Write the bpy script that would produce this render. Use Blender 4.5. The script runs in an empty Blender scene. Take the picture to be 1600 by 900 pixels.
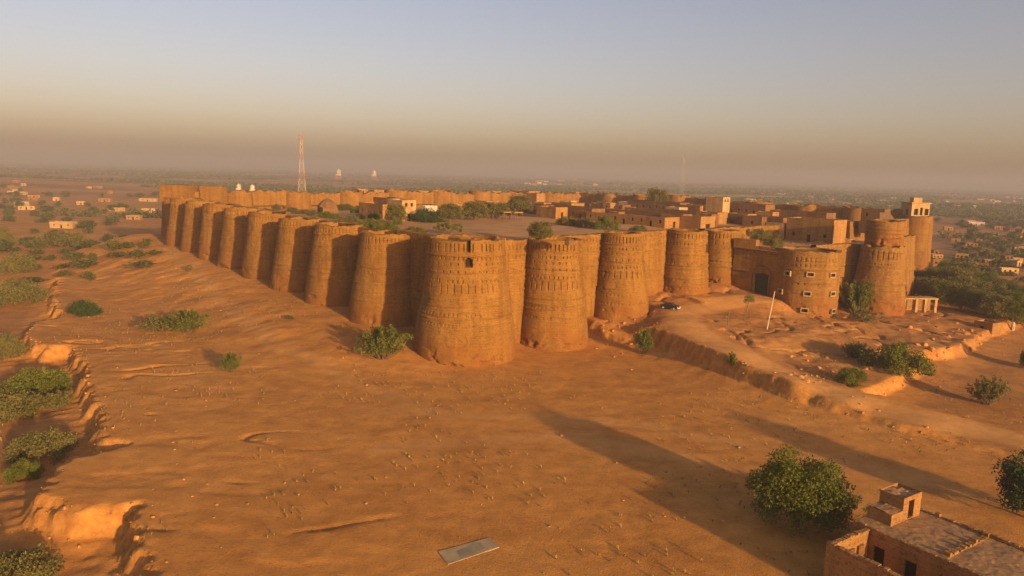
import bpy, bmesh, math, random
import numpy as np
from mathutils import Vector, Matrix

R = math.radians
SC = bpy.context.scene
COL = SC.collection

# ------------------------------------------------------------------ camera, world, sun, exposure
CAM_H, FPX, PITCH, ROLL = 38.0, 1150.0, R(8.9), R(1.6)
SUN_AZ, SUN_EL = 144.4, 10.0            # clockwise from +Y, degrees
cam_d = bpy.data.cameras.new('camera'); cam = bpy.data.objects.new('camera', cam_d); COL.objects.link(cam)
cam_d.sensor_width = 36.0; cam_d.lens = 36.0 * FPX / 1600.0
cam_d.clip_start = 1.0; cam_d.clip_end = 60000.0
fwd = np.array([0, math.cos(PITCH), -math.sin(PITCH)]); r0 = np.array([1., 0, 0]); u0 = np.cross(r0, fwd)
rgt = math.cos(ROLL) * r0 + math.sin(ROLL) * u0
upv = -math.sin(ROLL) * r0 + math.cos(ROLL) * u0
cam.matrix_world = Matrix(((rgt[0], upv[0], -fwd[0], 0), (rgt[1], upv[1], -fwd[1], 0), (rgt[2], upv[2], -fwd[2], CAM_H), (0, 0, 0, 1)))
SC.camera = cam

world = bpy.data.worlds.new('World'); SC.world = world; world.use_nodes = True
wn = world.node_tree.nodes; wl = world.node_tree.links
sky = wn.new('ShaderNodeTexSky'); sky.sky_type = 'NISHITA'; sky.sun_disc = False
sky.sun_elevation = R(SUN_EL); sky.sun_rotation = R(SUN_AZ)
sky.altitude = 100; sky.air_density = 1.0; sky.dust_density = 2.2; sky.ozone_density = 1.0
wn['Background'].inputs['Strength'].default_value = 0.108
wb_ = wn.new('ShaderNodeMix'); wb_.data_type = 'RGBA'; wb_.blend_type = 'MULTIPLY'; wb_.inputs[0].default_value = 1.0
wb_.inputs[7].default_value = (1.0, 0.77, 0.80, 1)      # the photograph's warm white balance
wl.new(sky.outputs[0], wb_.inputs[6]); wl.new(wb_.outputs[2], wn['Background'].inputs['Color'])

sun_d = bpy.data.lights.new('sun', 'SUN'); sun = bpy.data.objects.new('sun', sun_d); COL.objects.link(sun)
sun_d.energy = 4.3; sun_d.angle = R(1.3); sun_d.color = (1.0, 0.64, 0.28)
sd_vec = Vector((math.sin(R(SUN_AZ)) * math.cos(R(SUN_EL)), math.cos(R(SUN_AZ)) * math.cos(R(SUN_EL)), math.sin(R(SUN_EL))))
sun.rotation_euler = sd_vec.to_track_quat('Z', 'Y').to_euler()
SC.view_settings.view_transform = 'Standard'; SC.view_settings.look = 'None'
SC.view_settings.exposure = 0.85; SC.view_settings.gamma = 1.0; SC.view_settings.use_curve_mapping = False
SC.cycles.volume_bounces = 1
SC.cycles.max_bounces = 6; SC.cycles.transparent_max_bounces = 8

# ------------------------------------------------------------------ helpers: points, noise
def P(px, py, z=0.0):
    d = fwd * FPX + rgt * (px - 800) - upv * (py - 450); t = (z - CAM_H) / d[2]
    return (d[0] * t, d[1] * t)
def zat(x, y, py):
    """height of the point above (x, y) whose picture row is py"""
    lo, hi = -20.0, 90.0
    for _ in range(40):
        m = (lo + hi) / 2; v = np.array([x, y, m - CAM_H]); q = 450 - FPX * (v @ upv) / (v @ fwd)
        if q > py: lo = m
        else: hi = m
    return m

def _hash(ix, iy, seed):
    h = (ix.astype(np.int64) * 374761393 + iy.astype(np.int64) * 668265263 + seed * 2147483647) & 0xffffffff
    h = ((h ^ (h >> 13)) * 1274126177) & 0xffffffff
    h = (h ^ (h >> 16)) & 0xffffff
    return h / float(0xffffff)
def vnoise(x, y, seed=0):
    x = np.asarray(x, float); y = np.asarray(y, float)
    ix = np.floor(x); iy = np.floor(y); fx = x - ix; fy = y - iy
    fx = fx * fx * (3 - 2 * fx); fy = fy * fy * (3 - 2 * fy)
    a = _hash(ix, iy, seed); b = _hash(ix + 1, iy, seed); c = _hash(ix, iy + 1, seed); d = _hash(ix + 1, iy + 1, seed)
    return (a * (1 - fx) + b * fx) * (1 - fy) + (c * (1 - fx) + d * fx) * fy - 0.5
def fbm(x, y, seed=0, octv=4):
    s = 0; amp = 1.0
    for o in range(octv):
        s = s + amp * vnoise(np.asarray(x) * 2 ** o, np.asarray(y) * 2 ** o, seed + o * 17); amp *= 0.5
    return s
def sstep(x, a, b):
    t = np.clip((x - a) / (b - a), 0, 1); return t * t * (3 - 2 * t)
def poly_sd(x, y, pts):
    """signed distance, positive inside"""
    x = np.asarray(x, float); y = np.asarray(y, float)
    best = np.full(x.shape, 1e18); inside = np.zeros(x.shape, bool); n = len(pts)
    for i in range(n):
        x0, y0 = pts[i]; x1, y1 = pts[(i + 1) % n]; dx, dy = x1 - x0, y1 - y0
        t = np.clip(((x - x0) * dx + (y - y0) * dy) / (dx * dx + dy * dy + 1e-9), 0, 1)
        best = np.minimum(best, (x - x0 - t * dx) ** 2 + (y - y0 - t * dy) ** 2)
        if y0 != y1:
            inside ^= ((y0 > y) != (y1 > y)) & (x < (x1 - x0) * (y - y0) / (y1 - y0) + x0)
    d = np.sqrt(best); return np.where(inside, d, -d)
def line_d(x, y, pts):
    x = np.asarray(x, float); y = np.asarray(y, float); best = np.full(x.shape, 1e18)
    for i in range(len(pts) - 1):
        x0, y0 = pts[i]; x1, y1 = pts[i + 1]; dx, dy = x1 - x0, y1 - y0
        t = np.clip(((x - x0) * dx + (y - y0) * dy) / (dx * dx + dy * dy + 1e-9), 0, 1)
        best = np.minimum(best, (x - x0 - t * dx) ** 2 + (y - y0 - t * dy) ** 2)
    return np.sqrt(best)

# ------------------------------------------------------------------ the fort's axes
C0 = np.array([-9.5, 150.5]); V = np.array([0.749, 0.663]); W = np.array([-0.663, 0.749])
SIDE_V, SIDE_W = 233.0, 190.0
VANG = math.atan2(V[1], V[0])
def fc(a, b):
    p = C0 + V * a + W * b; return float(p[0]), float(p[1])
def ab(x, y):
    dx = np.asarray(x) - C0[0]; dy = np.asarray(y) - C0[1]
    return dx * V[0] + dy * V[1], dx * W[0] + dy * W[1]
YARD_Z = 22.2

# ------------------------------------------------------------------ terrain
LOWL = [P(*p) for p in [(236, 362, 0), (180, 376, 0), (130, 392, 0), (96, 412, 0), (84, 440, 0), (80, 468, 0), (92, 496, 0), (60, 500, 0), (38, 512, 0), (36, 530, 0),
        (70, 540, 0), (112, 538, 0), (122, 562, 0), (134, 600, 0), (148, 640, 0), (152, 688, 0), (196, 692, 0), (150, 704, 0), (104, 712, 0), (66, 742, 0), (54, 776, 0),
        (80, 794, 0), (130, 800, 0), (182, 796, 0), (214, 786, 0), (192, 812, 0), (208, 850, 0), (216, 900, 0), (230, 990, 0)]] + [(-60, -300), (-9000, -300), (-9000, 900), (-360, 900)]
MOUND = [fc(38, 12), fc(33, -9), P(1016, 512, 5), P(1060, 528, 4.8), P(1100, 545, 4.6), P(1160, 570, 4.1), P(1220, 593, 3.6), P(1300, 622, 2.8), P(1390, 652, 2), P(1540, 692, 1.4), P(1720, 735, .8),
         P(1720, 700, .6), P(1600, 672, .8), P(1480, 640, 1.5), P(1400, 618, 2.2), P(1362, 606, 2.8), P(1392, 592, 3), P(1450, 562, 3.0), P(1415, 556, 3.1), P(1455, 545, 3.2), P(1505, 538, 3.2), P(1535, 518, 3), P(1600, 498, 2),
         (150, 250), fc(240, -14), fc(225, 20)]
MPTS = [(*fc(38, 0), 3.2), (*fc(36, -12), 2.6), (*fc(45, -8), 4.7), (*fc(57, -5), 6.4), (*fc(69, -6), 7.6), (*fc(83, -6), 8.8), (66, 190, 7.4), (60, 193, 7.8), (76, 181, 3.9), (84, 184, 3.4), (80, 178, 3.6),
        (98, 192, 2.6), (108, 197, 2.5), (*P(1016, 514, 5), 5), (*P(1060, 500, 6), 6.1), (*P(1047, 482, 6.6), 6.6), (*P(1100, 545, 4.6), 4.6), (*P(1220, 593, 3.6), 3.6), (*P(1300, 615, 2.8), 2.2),
        (*P(1390, 645, 2), 1.2), (*P(1540, 685, 1.4), .6), (*P(1700, 720, .7), .3), (*P(1198, 515, 4.4), 4.4), (*P(1150, 490, 5.8), 5.4), (*P(1300, 565, 3), 2.6), (*P(1330, 590, 2.6), 2.2), (*P(1400, 530, 3), 2.6),
        (*P(1440, 560, 3), 2.3), (*P(1530, 515, 3), 1.9), (130, 230, 1.9), (*fc(233, -12), .6), (*fc(200, -10), 1.5)]
ROADS = [[P(1760, 738, .7), P(1600, 684, 1), P(1500, 660, 1.6), P(1390, 636, 2.2), P(1280, 600, 3), P(1180, 560, 4.2), P(1110, 528, 5), P(1060, 500, 6), P(1075, 482, 6.8), P(1130, 470, 7.4), P(1185, 466, 7.6)]]
FOOT = [[P(250, 395, 6), P(300, 430, 3), P(345, 480, 1), P(420, 540, 0), P(560, 600, 0), P(700, 650, 0)],
        [P(1200, 545, 4), P(1260, 525, 4), P(1330, 510, 3.6), P(1400, 505, 3.2)], [P(1750, 640, 0), P(1560, 600, 0), P(1455, 550, .5)],
        [P(600, 700, 0), P(880, 680, 0), P(1100, 720, 0), P(1400, 800, 0)], [P(560, 640, 0), P(980, 660, 0), P(1300, 720, 0), P(1600, 790, 0)]]
def terrain(x, y):
    x = np.asarray(x, float); y = np.asarray(y, float)
    dist = np.hypot(x, y)
    n1 = fbm(x / 55, y / 55, 3); n2 = fbm(x / 7, y / 7, 8, 4)
    h = n1 * 0.7 * sstep(dist, 60, 260) + n2 * 0.10 + fbm(x / 1.6, y / 1.6, 15, 2) * 0.05
    h = h + sstep(dist, 450, 1500) * (fbm(x / 420, y / 420, 21, 4) * 7.0)
    # raised ground along the long flank of the fort
    a, b = ab(x, y)
    zb = np.clip(2.6 + 0.036 * b, 0, 10)
    k = (1 - sstep(-a + fbm(x / 9, y / 9, 31) * 3, 8, 44)) * sstep(b, -14, 22) * (1 - sstep(b, 196, 250)) * (1 - sstep(a, 235, 275))
    h = h + zb * k + 0.35 * k * fbm(x / 6, y / 6, 44, 4) * (1 - k) * 4
    # eroded low ground to the left
    wob = fbm(x / 5.0, y / 5.0, 51, 5) * 1.3 + fbm(x / 1.2, y / 1.2, 57, 3) * 0.7 + 0.9 * np.abs(np.sin(y * 1.15 + 2.5 * fbm(x / 6, y / 6, 59, 3)))
    sd = poly_sd(x, y, LOWL) + wob * (1 + sstep(y, 120, 300) * 1.5)
    fade = 1 - 0.75 * sstep(y, 190, 300)
    h = h - fade * (2.6 * sstep(sd, -0.5, 1.5) + 1.4 * sstep(sd, -1, 9))
    # small terraces and gullies running back from the edge
    gl = np.abs(fbm(x / 26 + 3.1, y / 9, 66, 3)); near = sstep(sd, -34, -3) * (1 - sstep(sd, -2, 0)) * (1 - sstep(y, 240, 330))
    h = h - near * 0.55 * (1 - sstep(gl, 0.0, 0.05)) * sstep(fbm(x / 11, y / 11, 68, 3), -0.05, 0.25) - near * 0.12 * sstep(fbm(x / 16, y / 7, 71, 4), 0.05, 0.14)
    # low ripples left by run-off on the plaza
    h = h - 0.05 * (1 - sstep(np.abs(fbm(x / 40, y / 14, 75, 4)), 0, 0.03)) * sstep(fbm(x / 15, y / 15, 78, 3), -.1, .2) * (1 - sstep(dist, 200, 400))
    # mound and ramp in front of the gate
    md = poly_sd(x, y, MOUND) + fbm(x / 5, y / 5, 81, 4) * 0.7 + fbm(x / 1.3, y / 1.3, 87, 3) * 0.6
    wsum = np.zeros_like(x); zs = np.zeros_like(x)
    for (qx, qy, qz) in MPTS:
        wgt = 1 / (((x - qx) ** 2 + (y - qy) ** 2) + 9) ** 1.7; wsum += wgt; zs += wgt * qz
    mz = zs / wsum
    h = h + mz * (0.72 * sstep(md, -0.6, 1.3) + 0.28 * sstep(md, -8, 2))
    rd = line_d(x, y, ROADS[0])
    inm = sstep(md, 1, 5)
    rough = sstep(rd, 4, 8) * inm
    gl2 = np.abs(fbm(x / 9, y / 13, 91, 3))
    h = h - rough * 0.7 * (1 - sstep(gl2, 0, 0.05)) + rough * fbm(x / 2.2, y / 2.2, 95, 4) * 0.32
    # the platform the fort stands on is buried in its walls
    return h
def tz(x, y): return float(terrain(np.array([x]), np.array([y]))[0])
def at(px, py):
    """the point of the ground seen at a pixel"""
    d = fwd * FPX + rgt * (px - 800) - upv * (py - 450); d = d / np.linalg.norm(d)
    ts = np.concatenate([np.arange(40, 700, 1.0), np.geomspace(700, 11000, 900)])
    X = d[0] * ts; Y = d[1] * ts; Z = CAM_H + d[2] * ts
    T = terrain(X, Y); hit = np.nonzero(Z < T)[0]
    i = hit[0] if len(hit) else len(ts) - 1
    return float(X[i]), float(Y[i]), float(T[i])

# ------------------------------------------------------------------ materials
def newmat(name, rough=0.9):
    m = bpy.data.materials.new(name); m.use_nodes = True
    b = m.node_tree.nodes['Principled BSDF']; b.inputs['Roughness'].default_value = rough
    b.inputs['Specular IOR Level'].default_value = 0.2
    return m, m.node_tree.nodes, m.node_tree.links, b
def nz(ns, ls, scale, detail=4, vec=None, rough=0.55):
    n = ns.new('ShaderNodeTexNoise'); n.inputs['Scale'].default_value = scale; n.inputs['Detail'].default_value = detail; n.inputs['Roughness'].default_value = rough
    if vec is not None: ls.new(vec, n.inputs['Vector'])
    return n.outputs['Fac']
def ramp(ns, ls, fac, stops):
    r = ns.new('ShaderNodeValToRGB'); e = r.color_ramp.elements
    while len(e) < len(stops): e.new(0.5)
    for k, (p, c) in enumerate(stops):
        e[k].position = p; e[k].color = (*c, 1) if len(c) == 3 else c
    ls.new(fac, r.inputs[0]); return r.outputs[0]
def mixc(ns, ls, fac, a, b, mode='MIX'):
    n = ns.new('ShaderNodeMix'); n.data_type = 'RGBA'; n.blend_type = mode
    for s, v in ((n.inputs[0], fac), (n.inputs[6], a), (n.inputs[7], b)):
        if isinstance(v, (int, float)): s.default_value = v
        elif isinstance(v, tuple): s.default_value = (*v, 1)
        else: ls.new(v, s)
    return n.outputs[2]
def mapping(ns, ls, scale):
    g = ns.new('ShaderNodeNewGeometry'); m = ns.new('ShaderNodeMapping'); m.inputs['Scale'].default_value = scale
    ls.new(g.outputs['Position'], m.inputs['Vector']); return m.outputs[0]
def bump(ns, ls, h, b, strength, dist):
    n = ns.new('ShaderNodeBump'); n.inputs['Strength'].default_value = strength; n.inputs['Distance'].default_value = dist
    ls.new(h, n.inputs['Height']); ls.new(n.outputs[0], b.inputs['Normal'])
def attr(ns, name):
    a = ns.new('ShaderNodeAttribute'); a.attribute_name = name; return a.outputs['Fac']
def mth(ns, ls, op, a, b=None):
    n = ns.new('ShaderNodeMath'); n.operation = op
    for i, v in enumerate((a, b)):
        if v is None: continue
        if isinstance(v, (int, float)): n.inputs[i].default_value = v
        else: ls.new(v, n.inputs[i])
    return n.outputs[0]

def brick_mat(name, light, dark, red, base_attr=True):
    m, ns, ls, b = newmat(name, 0.95)
    pos = mapping(ns, ls, (1, 1, 1)); flat = mapping(ns, ls, (0.35, 0.35, 5.0)); str_ = mapping(ns, ls, (1.3, 1.3, 0.10))
    c = ramp(ns, ls, nz(ns, ls, 0.22, 5, pos), [(0.34, dark), (0.62, light)])
    crs = nz(ns, ls, 1.0, 3, flat)
    c = mixc(ns, ls, 0.35, c, ramp(ns, ls, crs, [(0.35, tuple(v * 0.7 for v in dark)), (0.6, tuple(v * 1.12 for v in light))]))
    sp = ramp(ns, ls, nz(ns, ls, 3.2, 3, pos, 0.7), [(0.36, (0.45, 0.45, 0.45)), (0.46, (1, 1, 1))])
    c = mixc(ns, ls, 0.8, c, sp, 'MULTIPLY')
    streak = ramp(ns, ls, nz(ns, ls, 0.55, 4, str_), [(0.38, (0.72, 0.70, 0.68)), (0.55, (1, 1, 1))])
    c = mixc(ns, ls, 0.7, c, streak, 'MULTIPLY')
    if base_attr:
        f = mth(ns, ls, 'MULTIPLY', attr(ns, 'worn'), ramp(ns, ls, nz(ns, ls, 0.35, 4, pos), [(0.35, (0.2,) * 3), (0.6, (1,) * 3)]))
        c = mixc(ns, ls, f, c, red)
    ls.new(c, b.inputs['Base Color'])
    hh = mth(ns, ls, 'ADD', nz(ns, ls, 2.2, 5, pos, 0.7), mth(ns, ls, 'MULTIPLY', crs, 0.3))
    bump(ns, ls, hh, b, 0.8, 0.22)
    return m
M = {}
M['brick'] = brick_mat('fort_brick', (0.300, 0.152, 0.032), (0.225, 0.105, 0.020), (0.24, 0.095, 0.020))
M['brick_b'] = brick_mat('gate_brick', (0.305, 0.162, 0.040), (0.235, 0.116, 0.027), (0.24, 0.088, 0.020))
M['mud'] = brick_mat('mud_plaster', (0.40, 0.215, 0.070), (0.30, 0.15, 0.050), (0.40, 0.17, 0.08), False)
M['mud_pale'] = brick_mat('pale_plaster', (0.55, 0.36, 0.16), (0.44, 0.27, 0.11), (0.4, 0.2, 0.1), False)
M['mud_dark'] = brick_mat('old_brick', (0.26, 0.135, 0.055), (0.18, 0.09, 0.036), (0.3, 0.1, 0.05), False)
M['white'] = brick_mat('whitewash', (0.66, 0.56, 0.43), (0.58, 0.47, 0.35), (0.4, 0.2, 0.1), False)

def ground_mat():
    m, ns, ls, b = newmat('desert_ground', 0.97)
    pos = mapping(ns, ls, (1, 1, 1))
    c = ramp(ns, ls, nz(ns, ls, 0.028, 6, pos, 0.6), [(0.33, (0.47, 0.195, 0.036)), (0.5, (0.60, 0.262, 0.050)), (0.66, (0.68, 0.325, 0.075))])
    c = mixc(ns, ls, 0.45, c, ramp(ns, ls, nz(ns, ls, 0.35, 6, pos, 0.65), [(0.36, (0.38, 0.16, 0.03)), (0.62, (0.68, 0.315, 0.07))]))
    sp = ramp(ns, ls, nz(ns, ls, 2.6, 4, pos, 0.75), [(0.34, (0.5, 0.46, 0.42)), (0.44, (1, 1, 1))])
    c = mixc(ns, ls, 0.65, c, sp, 'MULTIPLY')
    c = mixc(ns, ls, mth(ns, ls, 'MULTIPLY', attr(ns, 'scarp'), 0.75), c, ramp(ns, ls, nz(ns, ls, 0.9, 4, pos), [(0.35, (0.38, 0.15, 0.035)), (0.62, (0.56, 0.28, 0.07))]))
    c = mixc(ns, ls, mth(ns, ls, 'MULTIPLY', attr(ns, 'track'), 0.8), c, ramp(ns, ls, nz(ns, ls, 0.6, 4, pos), [(0.3, (0.58, 0.28, 0.075)), (0.7, (0.68, 0.36, 0.115))]))
    c = mixc(ns, ls, mth(ns, ls, 'MULTIPLY', attr(ns, 'soil_shade'), ramp(ns, ls, nz(ns, ls, 0.16, 6, pos, 0.65), [(0.35, (0.35,) * 3), (0.6, (1,) * 3)])), c, ramp(ns, ls, nz(ns, ls, 1.4, 5, pos, 0.7), [(0.35, (0.29, 0.125, 0.035)), (0.65, (0.44, 0.21, 0.07))]))  # darker brown soil, with shade of slopes turned from the sun mixed in
    dirt = ramp(ns, ls, nz(ns, ls, 0.09, 7, mapping(ns, ls, (1, 2.2, 1)), 0.68), [(0.42, (0.80, 0.76, 0.72)), (0.54, (1, 1, 1))])
    c = mixc(ns, ls, 0.6, c, dirt, 'MULTIPLY')
    # far plain: scrub cover
    pn = ramp(ns, ls, nz(ns, ls, 0.006, 8, pos, 0.65), [(0.44, (0,) * 3), (0.56, (1,) * 3)])
    c = mixc(ns, ls, mth(ns, ls, 'MULTIPLY', attr(ns, 'scrub'), pn), c, ramp(ns, ls, nz(ns, ls, 0.02, 6, pos, 0.7), [(0.4, (0.055, 0.065, 0.03)), (0.6, (0.17, 0.14, 0.07))]))
    ls.new(c, b.inputs['Base Color'])
    bump(ns, ls, mth(ns, ls, 'ADD', nz(ns, ls, 0.9, 8, pos, 0.7), nz(ns, ls, 5.0, 3, pos, 0.7)), b, 0.42, 0.26)
    return m
M['ground'] = ground_mat()
def simple(name, c0, c1, scale=1.0, rough=0.9, bm=0.2):
    m, ns, ls, b = newmat(name, rough)
    pos = mapping(ns, ls, (1, 1, 1)); f = nz(ns, ls, scale, 4, pos)
    ls.new(ramp(ns, ls, f, [(0.35, c0), (0.65, c1)]), b.inputs['Base Color'])
    if bm: bump(ns, ls, f, b, 0.5, bm)
    return m
M['yard'] = simple('yard_earth', (0.44, 0.215, 0.07), (0.54, 0.29, 0.10), 0.12)
M['roof'] = simple('roof_earth', (0.30, 0.19, 0.12), (0.45, 0.30, 0.19), 0.8, bm=0.1)
M['roof_grey'] = simple('roof_rubble', (0.30, 0.165, 0.068), (0.40, 0.235, 0.10), 1.6, bm=0.15)
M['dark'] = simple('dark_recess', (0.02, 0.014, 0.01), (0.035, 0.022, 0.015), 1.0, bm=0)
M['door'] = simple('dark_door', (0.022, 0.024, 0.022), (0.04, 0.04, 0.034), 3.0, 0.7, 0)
M['frame'] = simple('pale_frame', (0.36, 0.235, 0.12), (0.45, 0.31, 0.17), 4.0, bm=0)
M['bark'] = simple('bark', (0.12, 0.08, 0.05), (0.22, 0.15, 0.09), 4.0)
M['slab'] = simple('concrete', (0.34, 0.25, 0.13), (0.48, 0.37, 0.20), 0.5, bm=0.02)
M['slab_grey'] = simple('damp_concrete', (0.25, 0.21, 0.13), (0.33, 0.28, 0.17), 0.8, bm=0.02)
M['pole'] = simple('pale_pole', (0.55, 0.42, 0.28), (0.68, 0.54, 0.38), 3.0, bm=0)
M['steel_w'] = simple('steel_white', (0.40, 0.29, 0.21), (0.46, 0.34, 0.25), 1.0, 0.6, 0)
M['steel_r'] = simple('steel_red', (0.33, 0.17, 0.11), (0.38, 0.20, 0.13), 1.0, 0.6, 0)
M['steel_g'] = simple('steel_grey', (0.25, 0.25, 0.24), (0.34, 0.33, 0.31), 1.0, 0.6, 0)
M['stone'] = simple('rock', (0.38, 0.17, 0.045), (0.56, 0.28, 0.085), 1.5)
M['straw'] = simple('dry_straw', (0.24, 0.15, 0.05), (0.38, 0.25, 0.09), 2.0, bm=0)
M['carpaint'] = simple('car_paint', (0.012, 0.012, 0.014), (0.018, 0.018, 0.02), 1.0, 0.25, 0)
M['carpaint'].node_tree.nodes['Principled BSDF'].inputs['Specular IOR Level'].default_value = 0.6
M['glass'] = simple('tinted_glass', (0.02, 0.022, 0.025), (0.03, 0.032, 0.035), 1.0, 0.08, 0)
M['glass'].node_tree.nodes['Principled BSDF'].inputs['Specular IOR Level'].default_value = 0.8
M['tyre'] = simple('tyre', (0.015, 0.015, 0.015), (0.025, 0.025, 0.025), 3.0, 0.9, 0)
M['chrome'] = simple('bright_trim', (0.6, 0.6, 0.6), (0.7, 0.7, 0.7), 1.0, 0.3, 0)
def leaf_mat(name, a, b_):
    m, ns, ls, b = newmat(name, 0.75)
    c = ramp(ns, ls, attr(ns, 'tint'), [(0.0, a), (1.0, b_)])
    ls.new(c, b.inputs['Base Color'])
    tr = ns.new('ShaderNodeBsdfTranslucent'); ls.new(c, tr.inputs['Color'])
    mx = ns.new('ShaderNodeMixShader'); mx.inputs[0].default_value = 0.22
    ls.new(b.outputs[0], mx.inputs[1]); ls.new(tr.outputs[0], mx.inputs[2]); ls.new(mx.outputs[0], ns['Material Output'].inputs[0])
    return m
M['leaf'] = leaf_mat('leaf_green', (0.065, 0.085, 0.010), (0.19, 0.20, 0.024))
M['leaf_dark'] = leaf_mat('leaf_dark', (0.025, 0.05, 0.012), (0.07, 0.115, 0.025))
M['leaf_dry'] = leaf_mat('leaf_olive', (0.10, 0.095, 0.025), (0.23, 0.20, 0.055))
M['leaf_far'] = leaf_mat('leaf_far', (0.06, 0.075, 0.018), (0.15, 0.15, 0.04))

# ------------------------------------------------------------------ object helpers
def tag(o, label=None, cat=None, group=None, kind=None):
    if label: o['label'] = label
    if cat: o['category'] = cat
    if group: o['group'] = group
    if kind: o['kind'] = kind
    return o
def empty(name, loc, rz=0.0, label=None, cat=None, group=None):
    o = bpy.data.objects.new(name, None); COL.objects.link(o); o.location = loc; o.rotation_euler = (0, 0, rz)
    o.empty_display_size = 0.5
    return tag(o, label, cat, group)
def mk(name, verts, faces, mat, parent=None, smooth=False, attrs=None, loc=None):
    me = bpy.data.meshes.new(name)
    verts = np.asarray(verts, dtype=np.float32).reshape(-1, 3)
    if isinstance(faces, np.ndarray):
        n = len(faces); k = faces.shape[1]
        me.vertices.add(len(verts)); me.vertices.foreach_set('co', verts.ravel())
        me.loops.add(n * k); me.loops.foreach_set('vertex_index', faces.ravel().astype(np.int32))
        me.polygons.add(n); me.polygons.foreach_set('loop_start', np.arange(0, n * k, k, dtype=np.int32))
        me.update(calc_edges=True)
    else:
        me.from_pydata(verts.tolist(), [], faces)
    if smooth: me.polygons.foreach_set('use_smooth', np.ones(len(me.polygons), dtype=bool))
    if attrs:
        for k, (dom, vals) in attrs.items():
            at_ = me.attributes.new(k, 'FLOAT', dom); at_.data.foreach_set('value', np.asarray(vals, dtype=np.float32))
    for mt in (mat if isinstance(mat, (list, tuple)) else [mat]): me.materials.append(mt)
    me.update()
    o = bpy.data.objects.new(name, me); COL.objects.link(o)
    if parent is not None: o.parent = parent
    if loc is not None: o.location = loc
    return o
def copy_tree(o, parent=None):
    c = o.copy(); COL.objects.link(c)
    if parent is not None: c.parent = parent
    for ch in list(o.children): copy_tree(ch, c)
    return c
class MB:
    def __init__(s): s.v = []; s.f = []
    def quad(s, a, b, c, d):
        n = len(s.v); s.v += [tuple(a), tuple(b), tuple(c), tuple(d)]; s.f.append((n, n + 1, n + 2, n + 3))
    def box(s, x0, y0, z0, x1, y1, z1, rz=0, c=(0, 0)):
        n = len(s.v); cs, sn = math.cos(rz), math.sin(rz)
        for z in (z0, z1):
            for (x, y) in ((x0, y0), (x1, y0), (x1, y1), (x0, y1)):
                s.v.append((c[0] + x * cs - y * sn, c[1] + x * sn + y * cs, z))
        s.f += [(n + 3, n + 2, n + 1, n), (n + 4, n + 5, n + 6, n + 7), (n, n + 1, n + 5, n + 4), (n + 1, n + 2, n + 6, n + 5), (n + 2, n + 3, n + 7, n + 6), (n + 3, n, n + 4, n + 7)]
        return s
    def bar(s, p, q, r0, r1=None, k=6):
        r1 = r0 if r1 is None else r1
        p = Vector(p); q = Vector(q); d = (q - p).normalized(); a = d.orthogonal().normalized(); b = d.cross(a); n = len(s.v)
        for (c, r) in ((p, r0), (q, r1)):
            for i in range(k):
                t = 2 * math.pi * i / k; s.v.append(tuple(c + (a * math.cos(t) + b * math.sin(t)) * r))
        for i in range(k): s.f.append((n + i, n + (i + 1) % k, n + k + (i + 1) % k, n + k + i))
        s.f.append(tuple(n + i for i in reversed(range(k)))); s.f.append(tuple(n + k + i for i in range(k)))
        return s
    def lathe(s, prof, k=16, c=(0, 0, 0)):
        n = len(s.v)
        for (r, z) in prof:
            for i in range(k):
                t = 2 * math.pi * i / k; s.v.append((c[0] + r * math.cos(t), c[1] + r * math.sin(t), c[2] + z))
        for j in range(len(prof) - 1):
            for i in range(k): s.f.append((n + j * k + i, n + j * k + (i + 1) % k, n + (j + 1) * k + (i + 1) % k, n + (j + 1) * k + i))
        return s
    def build(s, name, mat, parent=None, smooth=False, loc=None):
        return mk(name, s.v, s.f, mat, parent, smooth, loc=loc)

# ------------------------------------------------------------------ ground
def axis(lo, hi, step, far, g):
    v = list(np.arange(lo, hi + 1e-6, step)); s = step; x = v[-1]; out = []
    while x < far: s *= g; x += s; out.append(x)
    s = step; x = v[0]; pre = []
    while x > -far: s *= g; x -= s; pre.append(x)
    return np.array(pre[::-1] + v + out)
gx = axis(-120, 125, 0.5, 11500, 1.045)
gy = axis(58, 290, 0.5, 11500, 1.045); gy = gy[gy > -400]
X, Y = np.meshgrid(gx, gy)
Z = terrain(X.ravel(), Y.ravel()).reshape(X.shape)
# earth's fall is ignored; slope gives the bare scarps their redder earth
gyy, gxx = np.gradient(Z, gy, gx); slope = np.hypot(gxx, gyy)
nx, ny = len(gx), len(gy)
idx = np.arange(nx * ny).reshape(ny, nx)
F = np.stack([idx[:-1, :-1].ravel(), idx[:-1, 1:].ravel(), idx[1:, 1:].ravel(), idx[1:, :-1].ravel()], 1)
trk = np.zeros(nx * ny); xr, yr = X.ravel(), Y.ravel()
wb = fbm(xr / 6, yr / 6, 5) * 1.6
trk = np.maximum(trk, 1 - sstep(line_d(xr, yr, ROADS[0]) + wb, 2.6, 5.0))
for f_ in FOOT: trk = np.maximum(trk, 0.55 * (1 - sstep(line_d(xr, yr, f_) + wb, 0.8, 3.0)))
dd = np.hypot(xr, yr)
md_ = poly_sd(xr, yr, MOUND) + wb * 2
soil_shade = np.maximum(0.85 * sstep(md_, 0, 6), 0.7 * sstep(xr / np.maximum(yr, 1) + fbm(xr / 20, yr / 20, 6) * .06, .50, .60) * sstep(yr, 110, 135)) * (1 - np.clip(trk * 1.3, 0, 1))  # mask for darker soil and painted slope shade, off the tracks
soil_shade = np.maximum(soil_shade, 0.6 * sstep(poly_sd(xr, yr, LOWL) + wb, 1, 6) * (1 - sstep(dd, 250, 400)))
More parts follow.
